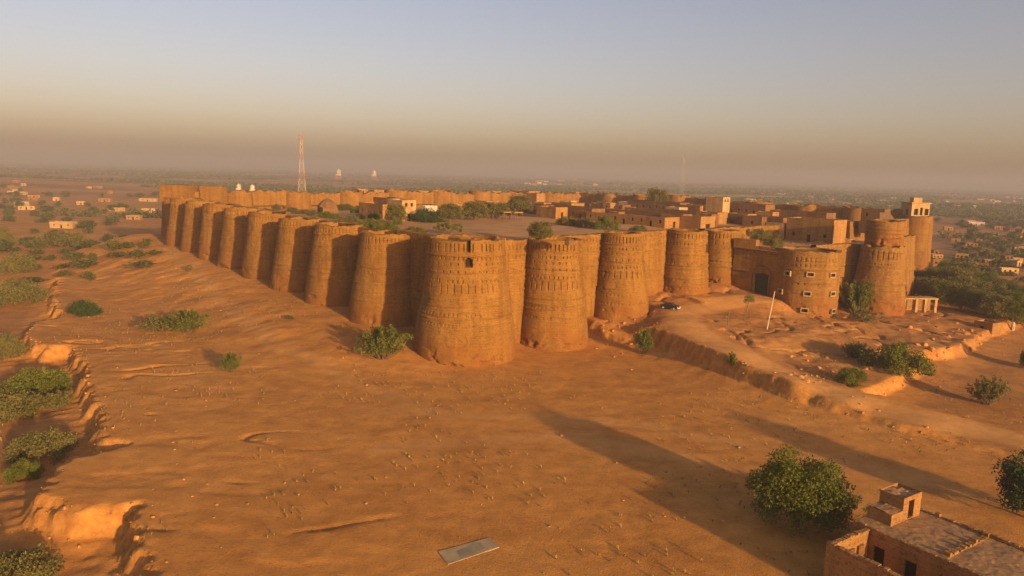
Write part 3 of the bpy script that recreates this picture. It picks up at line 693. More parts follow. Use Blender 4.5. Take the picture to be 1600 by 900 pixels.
inner(868, 342, 10, 6, 4.0, 'sunlit hut beside the green trees at the yard centre', 'mud', doors3=1)
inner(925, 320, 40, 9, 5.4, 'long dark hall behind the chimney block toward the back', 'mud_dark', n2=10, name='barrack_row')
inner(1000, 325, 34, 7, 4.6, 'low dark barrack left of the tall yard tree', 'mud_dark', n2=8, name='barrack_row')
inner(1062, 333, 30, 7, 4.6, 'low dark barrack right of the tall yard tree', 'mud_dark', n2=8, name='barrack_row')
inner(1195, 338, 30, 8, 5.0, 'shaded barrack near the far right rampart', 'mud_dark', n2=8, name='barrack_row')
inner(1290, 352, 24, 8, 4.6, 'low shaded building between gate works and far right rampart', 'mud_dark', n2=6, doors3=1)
inner(598, 342, 15, 6, 4.6, 'long grey-brown building left of the cream house, its side in shade', 'mud', n2=4, doors3=0)
inner(628, 345, 9, 5.2, 6.4, 'cream two-storey house with a dark doorway behind the left hedge', 'mud_pale', doors3=1, two=True, n2=2)
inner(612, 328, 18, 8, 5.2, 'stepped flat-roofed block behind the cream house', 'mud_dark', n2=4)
inner(664, 330, 3, 6.6, 2.6, 'low whitewashed wall-like block between the yard trees', 'white', doors3=0)
inner(708, 313, 8, 7.2, 4.0, 'small cream pavilion with three dark openings near the back rampart', 'mud_pale', doors3=3, dw=1.3, name='pavilion')
inner(826, 311, 20, 11, 5.6, 'red crumbling stepped ruin beside the back rampart', 'mud', doors3=0, name='ruined_building')
inner(838, 303, 10, 6, 7.4, 'upper block rising from the red crumbling ruin', 'mud', doors3=1, z=YARD_Z, name='ruined_building')
for i, (px, py, L, Wd, lab) in enumerate([(560, 303, 9, 8, 'low mud room leaning on the back rampart, left one with a doorway'), (585, 305, 6, 9, 'low mud room on the back rampart next to the leaning room'), (655, 306, 8, 9, 'flat mud room behind the round tree by the rampart'),
        (770, 306, 9, 9, 'flat mud room right of the cream pavilion'), (795, 308, 8, 8, 'small room just left of the red ruin'), (900, 306, 9, 9, 'mud room right of the red ruin at the far corner'), (760, 325, 10, 8, 'flat mud house behind the yard tree row'), (690, 322, 8, 6, 'small mud house between the white wall and the pavilion')]):
    inner(px, py, L, Wd, 3.6, lab, 'mud', doors3=1)
for i in range(26):
    a_ = drnd0.uniform(96, 212); b_ = drnd0.uniform(14, 172); x, y = fc(a_, b_); z = yz_at(x, y); L = drnd0.uniform(4, 11); Wd = drnd0.uniform(4, 7); H = drnd0.uniform(2.8, 4.8)
    house('mud_room', x, y, z, VA + drnd0.uniform(-.05, .05), L, Wd, H, drnd0.choice(['mud', 'mud', 'mud_pale', 'mud_dark']), 'small mud room squeezed among the barrack rows in the yard', 'building', 'small mud rooms among the barracks', [(3, Wd / 2, 1.1, 0, 2.0)], [(2, L * .5, .9, 1.3, .9)])
# domed ruin with a finial, left
x, y, z = aty(512, 333); e = empty('ruined_shrine', (x, y, z), 0.6, 'dark ruined shrine with a broken pointed roof by the left hedge', 'shrine')
MB().box(-3.0, -3.0, -1, 3.0, 3.0, 2.6).build('wall', M['mud_dark'], e)
m = MB(); m.lathe([(3.9, 2.6), (3.4, 3.6), (2.3, 4.8), (1.0, 5.6), (0.15, 6.1)], 9); m.build('roof', M['mud_dark'], e)
m = MB(); m.bar((0.6, 0, 5.4), (0.6, 0, 7.8), 0.16, 0.08); m.build('finial', M['bark'], e)
# roofed stalls under the yard trees
for i in range(6):
    x, y, z = aty(806 - i * 17, 343 - i * 0.4)
    e = empty('open_shed', (x, y, z), VANG, 'thatched open shed under the yard trees, one of a row beside the sandy plaza', 'shed', 'open sheds under the yard trees')
    m = MB(); m.box(-1.9, -1.6, 2.3, 1.9, 1.6, 2.6); m.build('roof', M['roof_grey'], e)
    for (sx, sy) in ((-1, -1), (1, -1), (1, 1), (-1, 1)): MB().bar((1.6 * sx, 1.3 * sy, -0.5), (1.6 * sx, 1.3 * sy, 2.3), 0.14).build('post', M['bark'], e)

# ------------------------------------------------------------------ pavilion on the far right corner bastion
e = empty('pavilion', (pR[0] - 0.6, pR[1], ztR - 0.4), VANG - math.pi / 2 + 0.9, 'small arched pavilion crowning the far right corner bastion', 'pavilion'); e.scale = (.92, .92, .82)
m = MB(); pk = []; S_ = 8.2; hs = S_ / 2
cor = [(-hs, -hs), (hs, -hs), (hs, hs), (-hs, hs)]; di = [(1, 0), (0, 1), (-1, 0), (0, -1)]
for f in range(4):
    facade(m, pk, cor[f], di[f], S_, 0.0, 6.6, [(1.2, 3.0, 0.9, 4.0), (3.9, 5.1, 0.9, 4.6), (6.0, 7.8, 0.9, 4.0)] if f in (0, 1) else [(3.6, 5.4, 0.5, 3.6)], 0.7)
m.build('wall', M['mud_pale'], e)
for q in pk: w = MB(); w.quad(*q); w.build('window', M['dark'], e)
MB().box(-hs - 0.5, -hs - 0.5, 6.6, hs + 0.5, hs + 0.5, 7.1).build('cornice', M['mud_pale'], e)
m = MB(); facade(m, [], (-2, -1.4), (1, 0), 4, 7.1, 9.4, [(1.3, 2.7, 7.4, 9.0)]); m.box(-2, -1.39, 7.1, 2, 1.4, 9.4); m.build('roof_kiosk', M['mud_pale'], e)
x, y = P(1384, 352, 24.0)
m = MB(); m.v = [(x - 2.5, y - 1, 24.6), (x + 2.5, y - 3, 24.6), (x + 4, y + 6, 28.0), (x + 1, y + 7, 28.0), (x - 2.5, y - 1, 20), (x + 2.5, y - 3, 20), (x + 4, y + 6, 20), (x + 1, y + 7, 20)]
m.f = [(0, 1, 2, 3), (4, 5, 1, 0), (5, 6, 2, 1), (6, 7, 3, 2), (7, 4, 0, 3)]; tag(m.build('stair_ramp', M['roof_grey']), 'low grey sloping ramp leading up to the corner pavilion', 'ramp')
o = house('rampart_house', x + 4, y + 16, 22.5, VA, 8, 5, 6.4, 'mud_dark', 'dark building tucked against the pavilion bastion', 'building', None, [(2, 5, 1.2, 0, 2.0)], [(2, 2, .9, 3.6, 1.2)])

# ------------------------------------------------------------------ near building in the corner of the picture
NA = (30.2, 64.7); NRZ = math.atan2(-0.835, 0.55); NZ = 4.5
ndx = (math.cos(NRZ), math.sin(NRZ))
e = empty('courtyard_house', (NA[0], NA[1], 0), NRZ, 'ruined flat-roofed mud house with an open yard nearest the viewer', 'building')
m = MB()
def nb(x0, y0, z0, x1, y1, z1): m.box(x0, y0, z0, x1, y1, z1); return m
nb(0.0, 0.0, -3, 30, 0.42, 4.5); m.build('yard_wall', M['mud'], e)
m = MB(); pk = []; facade(m, pk, (0.42, 6.35), (0, -1), 5.93, -3, 4.35, [(1.0, 1.9, 0.9, 3.2), (2.6, 3.5, 0.9, 3.2), (4.2, 5.1, 0.9, 3.2)], 0.25)
m.quad((0, 0.425, 4.35), (0, 6.35, 4.35), (0.42, 6.35, 4.35), (0.42, 0.425, 4.35)); m.quad((0, 0.425, -3), (0, 6.35, -3), (0, 6.35, 4.35), (0, 0.425, 4.35)); m.build('end_wall', M['mud'], e)
for q in pk: w = MB(); w.quad(*q); w.build('niche', M['mud_dark'], e)
m = MB(); pk = []; holes = [(2.2 + 3.1 * k, 3.4 + 3.1 * k, 0.6, 3.0) for k in range(9)]
facade(m, pk, (-1.3, 6.4), (1, 0), 31.3, -3, 4.45, holes, 0.45)
for (p_, d_, l_) in (((30, 6.4), (0, 1), 8.8), ((30, 15.2), (-1, 0), 31.3), ((-1.3, 15.2), (0, -1), 8.8)): facade(m, pk, p_, d_, l_, -3, 4.45, [])
m.build('wall', M['mud'], e)
for q in pk: w = MB(); w.quad(*q); w.build('doorway', M['dark'], e)
def rough_sheet(x0, y0, x1, y1, z, n, amp, sd):
    gx2, gy2 = np.meshgrid(np.linspace(x0, x1, int((x1 - x0) / n) + 2), np.linspace(y0, y1, int((y1 - y0) / n) + 2)); sh = gx2.shape
    h = z + amp * fbm(gx2 / 1.7, gy2 / 1.7, sd, 4) + 0.35 * amp * (vnoise(gx2 / 0.35, gy2 / 0.35, sd + 2) > 0.32)
    ii = np.arange(gx2.size).reshape(sh)
    return np.stack([gx2.ravel(), gy2.ravel(), h.ravel()], 1), np.stack([ii[:-1, :-1].ravel(), ii[:-1, 1:].ravel(), ii[1:, 1:].ravel(), ii[1:, :-1].ravel()], 1)
v_, f_ = rough_sheet(-1.28, 6.42, 29.9, 15.1, 4.5, 0.14, 0.10, 301); mk('roof', v_, f_, M['roof_grey'], e)
# uneven copings: rows of irregular bricks along the tops
rnd = random.Random(5)
def coping(name, p, q, z, w_, step, amp):
    mm = MB(); L = math.hypot(q[0] - p[0], q[1] - p[1]); n = int(L / step); ang = math.atan2(q[1] - p[1], q[0] - p[0])
    for i in range(n):
        t_ = (i + 0.5) / n; h = 0.04 + amp * rnd.random() ** 1.6
        mm.box(-step * 0.47, -w_ / 2, z - 0.06, step * 0.47, w_ / 2, z + h, ang + rnd.uniform(-.06, .06), (p[0] + (q[0] - p[0]) * t_, p[1] + (q[1] - p[1]) * t_ + rnd.uniform(-.03, .03)))
    mm.build(name, M['mud'], e)
coping('coping', (0, 0.21), (30, 0.21), 4.5, 0.5, 0.42, 0.16); coping('coping', (0.21, 0.5), (0.21, 6.4), 4.35, 0.5, 0.40, 0.14)
coping('roof_parapet', (-1.3, 15.0), (30, 15.0), 4.5, 0.45, 0.45, 0.42); coping('roof_parapet', (7.2, 7.0), (7.2, 15.0), 4.5, 0.55, 0.4, 0.40); coping('roof_parapet', (-1.3, 6.55), (30, 6.55), 4.5, 0.3, 0.4, 0.14)
m = MB(); m.box(-1.2, 8.5, 4.4, 1.3, 10.5, 5.7); m.build('stair_block', M['mud'], e)
rm = MB(); pk = []
facade(rm, pk, (1.3, 10.5), (0, 1), 3.3, 4.4, 7.0, [(1.0, 2.0, 4.62, 6.5)], 0.5)
facade(rm, [], (-1.2, 10.5), (1, 0), 2.5, 4.4, 7.0, []); facade(rm, [], (1.3, 13.8), (-1, 0), 2.5, 4.4, 7.0, []); facade(rm, [], (-1.2, 13.8), (0, -1), 3.3, 4.4, 7.0, [])
rw = rm.build('roof_room', M['mud'], e)
for q in pk: w = MB(); w.quad(*q); w.build('doorway', M['dark'], rw)
v_, f_ = rough_sheet(-1.19, 10.51, 1.29, 13.79, 6.85, 0.12, 0.30, 305); mk('room_roof', v_, f_, M['roof_grey'], rw)
v_, f_ = rough_sheet(-1.15, 8.55, 1.25, 10.45, 5.72, 0.12, 0.22, 307); mk('block_top', v_, f_, M['roof_grey'], e)

# ------------------------------------------------------------------ plaza objects
sp = [P(685, 862), P(700, 882), P(780, 855), P(765, 840)]
z0 = max(tz(*p) for p in sp) + 0.04
m = MB(); n = 4
m.v = [(x, y, z0) for x, y in sp] + [(x, y, z0 - 0.7) for x, y in sp]; m.f = [(0, 3, 2, 1)[::-1], (0, 1, 5, 4), (1, 2, 6, 5), (2, 3, 7, 6), (3, 0, 4, 7)]
m.f[0] = (0, 1, 2, 3)
slab = m.build('concrete_slab', M['slab']); tag(slab, 'pale rectangular concrete slab lying flat on the bare plaza', 'slab')
c_ = np.mean(sp, 0); m = MB(); m.v = [(c_[0] + (x - c_[0]) * 0.45 + 0.1, c_[1] + (y - c_[1]) * 0.62, z0 + 0.006) for x, y in sp]; m.f = [(0, 1, 2, 3)]; m.build('damp_patch', M['slab_grey'], slab)

# thin pale pole
x, y, z = at(1198, 515); e = MB(); zt_ = zat(x, y, 455); x2 = x + 1.1
e.bar((x, y, z - 0.4), (x2, y, zt_), 0.15, 0.10, 8); tag(e.build('pole', M['pole']), 'thin pale leaning pole on the ramp in front of the gate', 'pole')

def car(x, y, z, rz):
    e = empty('parked_car', (x, y, z), rz, 'black car parked on the ramp below the sunlit bastions', 'car')
    L, Wd = 4.5, 1.8
    prof = [(-2.2, .38), (-2.25, .75), (-2.1, 1.0), (-1.5, 1.06), (-0.9, 1.45), (0.55, 1.50), (1.15, 1.05), (2.05, .92), (2.25, .68), (2.2, .38)]
    m = MB(); n = len(prof)
    for sy, k in ((-1, 1), (1, 1)):
        for (px_, pz_) in prof:
            w_ = Wd / 2 * (1 if pz_ < 1.07 else 0.80); m.v.append((px_, sy * w_, pz_))
    for i in range(n - 1): m.f.append((i, i + 1, n + i + 1, n + i))
    m.f += [(n - 1, 0, n, 2 * n - 1)[::-1]]
    for b0_, rev in ((0, True), (n, False)):
        low_ = [b0_ + i for i in (0, 1, 2, 3, 6, 7, 8, 9)]; up_ = [b0_ + i for i in (3, 4, 5, 6)]
        m.f += [tuple(low_[::-1] if rev else low_), tuple(up_[::-1] if rev else up_)]
    b_ = m.build('body', M['carpaint'], e)
    for nm, pts in (('windscreen', [(0.66, -.68, 1.42), (1.10, -.82, 1.09), (1.10, .82, 1.09), (0.66, .68, 1.42)]), ('rear_window', [(-1.0, -.68, 1.40), (-1.0, .68, 1.40), (-1.42, .82, 1.11), (-1.42, -.82, 1.11)])):
        g = MB(); g.quad(*[(p[0] * 1.015, p[1], p[2] + 0.015) for p in pts]); g.build(nm, M['glass'], e)
    for sy in (-1, 1):
        g = MB(); g.quad(*[(-0.85, sy * .745, 1.38), (0.5, sy * .745, 1.42), (0.95, sy * .895, 1.10), (-1.3, sy * .895, 1.10)]); g.build('side_window', M['glass'], e)
        for sx in (-1.4, 1.4):
            t = MB(); t.bar((sx, sy * .78, .33), (sx, sy * .95, .33), .34, k=16); w = t.build('wheel', M['tyre'], e)
            t = MB(); t.bar((sx, sy * .95, .33), (sx, sy * .965, .33), .2, k=12); t.build('rim', M['chrome'], w)
        g = MB(); g.box(2.12, sy * .62 - .2, .66, 2.25, sy * .62 + .2, .82); g.build('headlight', M['chrome'], e)
        g = MB(); g.box(-2.26, sy * .66 - .16, .74, -2.14, sy * .66 + .16, .9); g.build('tail_light', M['steel_r'], e)
    g = MB(); g.box(2.2, -.8, .4, 2.3, .8, .58); g.build('bumper', M['chrome'], e)
    return e
x, y, z = at(1047, 484); car(x, y, z + 0.05, R(-38))

# ruins on the right
x, y, z = at(1432, 487); e = empty('portico', (x, y, z), R(18), 'pale flat-roofed portico on pillars beside the green thicket', 'portico')
z8 = 3.6
MB().box(-5.5, -1.6, z8, 5.0, 2.0, z8 + .35, R(-12)).build('roof', M['mud_pale'], e)
for k, xx in enumerate((-4.8, -1.2, 1.5, 4.5)): MB().box(xx - .35, -1.5, -1.5, xx + .35, -.9, z8, R(-12)).build('pillar', M['mud_pale'], e)
MB().box(-5.4, 1.4, -1.5, 4.9, 1.9, z8, R(-12)).build('back_wall', M['mud'], e)
x, y, z = at(1556, 523); e = house('ruined_hut', x - 1, y + 2.0, z, R(-62), 4.6, 4.2, 3.0, 'mud', 'roofless block of mud wall with a bright sunlit side, standing alone by the thicket', 'ruin', None, [(0, 2.0, 1.0, 0, 1.9)], [], roof='roof_grey')
x, y, z = at(1582, 516); m = MB(); m.lathe([(.45, -.5), (.42, 1.6), (.3, 2.1), (.05, 2.3)], 8, (x, y, z)); tag(m.build('boundary_post', M['white']), 'short whitish post beyond the roofless mud block', 'post')

# rocks and clods of brick
def rock_mesh(sd):
    b = bmesh.new(); bmesh.ops.create_icosphere(b, subdivisions=2, radius=1.0); r_ = random.Random(sd)
    offs = [Vector((r_.uniform(-1, 1), r_.uniform(-1, 1), r_.uniform(-1, 1))).normalized() for _ in range(9)]; ds_ = [r_.uniform(.5, .85) for _ in range(9)]
    for v in b.verts:
        for o_, d_ in zip(offs, ds_):
            k = v.co.dot(o_)
            if k > d_: v.co -= o_ * (k - d_)
        v.co.z *= 0.7
    me = bpy.data.meshes.new('rock'); b.to_mesh(me); b.free(); me.materials.append(M['stone']); return me
RM = [rock_mesh(i) for i in range(5)]
def inside_p(x, y, pts): return float(poly_sd(np.array([x]), np.array([y]), pts)[0]) > 0.8
rnd = random.Random(77)
for i in range(60):
    x, y = rnd.uniform(64, 112), rnd.uniform(190, 250); a_, b_ = ab(x, y)
    if not inside_p(x, y, plat): continue
    o = bpy.data.objects.new('rubble_heap', rnd.choice(RM)); COL.objects.link(o); s = rnd.uniform(.5, 1.6); o.location = (x, y, 19.6); o.scale = (s * 1.3, s, s * .6); o.rotation_euler = (0, 0, rnd.uniform(0, 6)); tag(o, 'heap of fallen brick on the terrace over the gate works', 'rubble', 'rubble heaps on the gate terrace')
def rocks(n, region, smin, smax, lab, grp):
    for i in range(n):
        px, py = region(rnd); x, y, z = at(px, py)
        o = bpy.data.objects.new('rock', rnd.choice(RM)); COL.objects.link(o); s = rnd.uniform(smin, smax)
        o.location = (x, y, z + s * 0.1); o.scale = (s, s * rnd.uniform(.6, 1.1), s * rnd.uniform(.6, 1)); o.rotation_euler = (0, 0, rnd.uniform(0, 6.28)); tag(o, lab, 'rock', grp)
rocks(34, lambda r: (r.uniform(1225, 1365), r.uniform(548, 600)), .25, .8, 'loose rock in the gully between the ramp and the gate', 'rocks in the gully below the gate')
rocks(26, lambda r: (r.uniform(1400, 1540), r.uniform(505, 560)), .3, 1.1, 'loose rock on the crumbling edge right of the gate works', 'rocks on the right edge of the mound')
rocks(22, lambda r: (r.uniform(930, 1010), r.uniform(500, 560)), .2, .6, 'loose clod at the foot of the third bastion', 'clods below the third bastion')
rocks(30, lambda r: (r.uniform(220, 420), r.uniform(560, 890)), .08, .22, 'small stone scattered on the left of the plaza', 'small stones on the plaza left')
rocks(30, lambda r: (r.uniform(500, 1150), r.uniform(640, 890)), .07, .18, 'small stone scattered across the middle of the plaza', 'small stones on the plaza middle')
# crumbled clods lying along every scarp, and dry tufts
def ground_cover(name, n, box, keep, mesh_fn, mat):
    rs_ = np.random.RandomState(len(name)); qx = rs_.uniform(box[0], box[1], n); qy = rs_.uniform(box[2], box[3], n)
    e_ = 0.8; h0 = terrain(qx, qy); sl = np.hypot(terrain(qx + e_, qy) - terrain(qx - e_, qy), terrain(qx, qy + e_) - terrain(qx, qy - e_)) / (2 * e_)
    a_, b_ = ab(qx, qy); k = keep(qx, qy, sl, rs_) & ~((a_ > -9) & (b_ > -9) & (a_ < 240)); V_, F_ = [], []; c = 0
    for x, y, h in zip(qx[k], qy[k], h0[k]):
        v, f = mesh_fn(rs_, x, y, h); V_.append(v); F_.append(f + c); c += len(v)
    o = mk(name, np.concatenate(V_), np.concatenate(F_), mat); return tag(o, kind='stuff')
def clod(rs_, x, y, h):
    s = 0.05 + 0.20 * rs_.uniform() ** 4; v = np.array([(-1, -1, -1), (1, -1, -1), (1, 1, -1), (-1, 1, -1), (-.7, -.7, .6), (.7, -.7, .6), (.7, .7, .6), (-.7, .7, .6)]) * s + rs_.normal(size=(8, 3)) * s * .28
    return v + (x, y, h), np.array([(4, 5, 6, 7), (0, 1, 5, 4), (1, 2, 6, 5), (2, 3, 7, 6), (3, 0, 4, 7)])
def tuft(rs_, x, y, h):
    n = 5; a = rs_.uniform(0, 6.283, n); r_ = rs_.uniform(.08, .3, n); hh = rs_.uniform(.12, .4, n); ca, sa = np.cos(a), np.sin(a); v = np.zeros((n, 4, 3))
    v[:, 0] = np.stack([x + sa * .03, y - ca * .03, h + 0 * a - .03], 1); v[:, 1] = np.stack([x - sa * .03, y + ca * .03, h + 0 * a - .03], 1)
    v[:, 2] = np.stack([x + ca * r_ - sa * .05, y + sa * r_ + ca * .05, h + hh], 1); v[:, 3] = np.stack([x + ca * r_ + sa * .05, y + sa * r_ - ca * .05, h + hh * .9], 1)
    return v.reshape(-1, 3), np.arange(n * 4).reshape(n, 4)
ground_cover('scarp_rubble', 60000, (-120, 130, 56, 260), lambda x, y, s, g: (s > .55) & (g.uniform(size=len(x)) < .75) | ((s > .25) & (g.uniform(size=len(x)) < .22)) | (g.uniform(size=len(x)) < .02), clod, M['stone'])
ground_cover('dry_tufts', 9000, (-120, 130, 56, 260), lambda x, y, s, g: (fbm(x / 12, y / 12, 400, 3) > .12) & (line_d(x, y, ROADS[0]) > 4), tuft, M['straw'])

# ------------------------------------------------------------------ vegetation
def leaves(pts, size, rs, flat=0.0, up=0.0):
    """one small pointed leaf spray (a quad) at every point"""
    n = len(pts); a = rs.normal(size=(n, 3)); a /= np.linalg.norm(a, axis=1)[:, None]; a[:, 2] = a[:, 2] * (1 - flat) + up
    a /= np.linalg.norm(a, axis=1)[:, None]
    b = np.cross(a, rs.normal(size=(n, 3))); b /= np.linalg.norm(b, axis=1)[:, None]
    L = size * rs.uniform(0.6, 1.4, (n, 1)); Wd = L * rs.uniform(0.35, 0.6, (n, 1))
    v = np.stack([pts - a * L * .5, pts + b * Wd * .5, pts + a * L * .5, pts - b * Wd * .5], 1).reshape(-1, 3)
    f = np.arange(4 * n).reshape(n, 4); return v, f
def crown_points(rs, n, lobes):
    """points crowded toward the outside of each lobe"""
    w = np.array([l[3] * l[4] * l[5] for l in lobes]) ** 0.75; w /= w.sum(); k = rs.choice(len(lobes), n, p=w)
    d = rs.normal(size=(n, 3)); d /= np.linalg.norm(d, axis=1)[:, None]; r = rs.uniform(0, 1, n) ** 0.42
    L = np.array(lobes)[k]; return L[:, :3] + d * r[:, None] * L[:, 3:6], k
def plant_mesh(name, seed, H, Rr, kind, n, leaf, mat):
    """returns an unlinked (crown mesh, stem mesh)"""
    rs = np.random.RandomState(seed); lobes = []; st = MB()
    if kind == 'tree':
        nl = 74
        for i in range(nl):
            a = i * 2.39996 + rs.uniform(-.5, .5); q = rs.uniform(0, 1) ** .45; z = rs.uniform(.2, .9)
            rr = Rr * q * math.sqrt(max(0.05, 1 - ((z - .42) / .6) ** 2)) * .86
            s = rs.uniform(.13, .25) * Rr; lobes.append((rr * math.cos(a), rr * math.sin(a), H * z, s * 1.15, s * 1.15, s * .85))
        for i in range(9):
            a = i * 2.39996; lobes.append((.34 * Rr * math.cos(a), .34 * Rr * math.sin(a), H * (.42 + .05 * (i % 5)), Rr * .52, Rr * .52, H * .27))
        tips = [l[:3] for l in lobes[:14]]; fork = (0.1 * Rr, 0, H * .28); st.bar((0, 0, -.6), fork, H * .045, H * .03, 8)
        for t in tips:
            mid = ((t[0] + fork[0]) * .45, (t[1] + fork[1]) * .45, (t[2] + fork[2]) * .5 + H * .04); st.bar(fork, mid, H * .018, H * .011, 5); st.bar(mid, t, H * .011, H * .003, 4)
    elif kind == 'mound':
        for i in range(26):
            a = rs.uniform(0, 6.283); q = rs.uniform(0, 1) ** .6; rr = Rr * q * .85; z = H * (1 - q ** 2 * .75) * rs.uniform(.25, .82)
            s = rs.uniform(.16, .3) * Rr; lobes.append((rr * math.cos(a), rr * math.sin(a), z, s, s, min(s * .7, H * .3)))
        for l in lobes[:10]: st.bar((l[0] * .15, l[1] * .15, -.4), (l[0], l[1], l[2]), .07, .02, 4)
    elif kind == 'spray':
        for i in range(60):
            a = rs.uniform(0, 6.283); q = rs.uniform(0.15, 1); L_ = H * rs.uniform(.6, 1.05)
            tip = (Rr * q * math.cos(a), Rr * q * math.sin(a), L_ * (1 - .45 * q * q)); st.bar((tip[0] * .06, tip[1] * .06, -.3), tip, .045, .012, 4)
            for f in (.45, .6, .75, .9, 1.0):
                s = .10 * Rr * (1.25 - f * .5); lobes.append((tip[0] * f, tip[1] * f, tip[2] * f ** .85, s, s, s * .8))
    elif kind == 'sparse':
        for i in range(34):
            a = rs.uniform(0, 6.283); q = rs.uniform(0, 1) ** .7; tip = (Rr * q * math.cos(a), Rr * q * math.sin(a), H * rs.uniform(.35, 1) * (1 - .4 * q)); st.bar((0, 0, -.3), tip, .05, .015, 4)
            lobes.append((*tip, Rr * .13, Rr * .13, H * .10))
    elif kind == 'clump':     # seen from far away
        for i in range(9):
            a = rs.uniform(0, 6.283); rr = Rr * rs.uniform(0, .62); s = rs.uniform(.34, .5) * Rr; lobes.append((rr * math.cos(a), rr * math.sin(a), H * rs.uniform(.35, .7), s, s, min(s, H * .32)))
        st.bar((0, 0, -1), (0, 0, H * .5), .22, .1, 5)
    pts, k = crown_points(rs, n, lobes); pts = pts + rs.normal(size=pts.shape) * leaf * .35; pts[:, 2] = np.maximum(pts[:, 2], .05)
    v, f = leaves(pts, leaf, rs, up=.25)
    tint = np.clip(rs.uniform(0, 1, len(lobes))[k] * .55 + rs.uniform(0, .45, n), 0, 1)
    o = mk('crown', v, f, M[mat], attrs={'tint': ('FACE', tint)}); cm = o.data; bpy.data.objects.remove(o)
    o = st.build('stem', M['bark']); sm = o.data; bpy.data.objects.remove(o)
    return cm, sm
KIND = {
    'tree': [plant_mesh('t', 1, 9.0, 6.0, 'tree', 34000, .30, 'leaf'), plant_mesh('t', 2, 8.0, 5.4, 'tree', 14000, .40, 'leaf_dry')],
    'tree_dark': [plant_mesh('t', 3, 8.0, 5.4, 'tree', 12000, .42, 'leaf_dark')],
    'mound': [plant_mesh('m', 4, 3.2, 4.6, 'mound', 9000, .26, 'leaf_dry'), plant_mesh('m', 5, 3.2, 4.6, 'mound', 9000, .26, 'leaf'), plant_mesh('m', 6, 3.4, 4.6, 'mound', 9000, .26, 'leaf_dark')],
    'spray': [plant_mesh('s', 7, 3.6, 3.8, 'spray', 9000, .26, 'leaf'), plant_mesh('s', 8, 3.4, 3.8, 'spray', 6000, .28, 'leaf_dry')],
    'sparse': [plant_mesh('p', 9, 3.0, 3.0, 'sparse', 2200, .26, 'leaf_dry'), plant_mesh('p', 10, 3.0, 3.0, 'sparse', 2600, .26, 'leaf')],
    'clump': [plant_mesh('c', 20 + i, 5.0, 3.6, 'clump', 420, .9, 'leaf_far') for i in range(5)],
}
BASE = {'tree': (9.0, 6.0), 'tree2': (8.0, 5.4), 'tree_dark': (8.0, 5.4), 'mound': (3.2, 4.6), 'spray': (3.6, 3.8), 'sparse': (3.0, 3.0), 'clump': (5.0, 3.6)}
prnd = random.Random(11)
def plant(name, kind, var, pos, h, r, label, cat, group=None, parts=True):
    cm, sm = KIND[kind][var]; bh, br = BASE['tree2' if (kind == 'tree' and var == 1) else kind]
    rz = prnd.uniform(0, 6.28); sc = (r / br, r / br, h / bh)
    if not parts:
        o = bpy.data.objects.new(name, cm); COL.objects.link(o); o.location = pos; o.rotation_euler = (0, 0, rz); o.scale = sc
        return tag(o, label, cat, group)
    e = empty(name, pos, rz, label, cat, group); e.scale = sc
    for nm, me in (('crown', cm), ('trunk' if 'tree' in kind else 'stem', sm)):
        c = bpy.data.objects.new(nm, me); COL.objects.link(c); c.parent = e
    return e
def by_px(name, kind, var, px, py, hpx, wpx, label, cat='bush', group=None, yard=False):
    x, y, z = aty(px, py) if yard else at(px, py)
    s = math.hypot(y, 38) / FPX * 0.97
    return plant(name, kind, var, (x, y, z - 0.1), max(.6, hpx * s * 1.08), wpx * s / 2, label, cat, group)
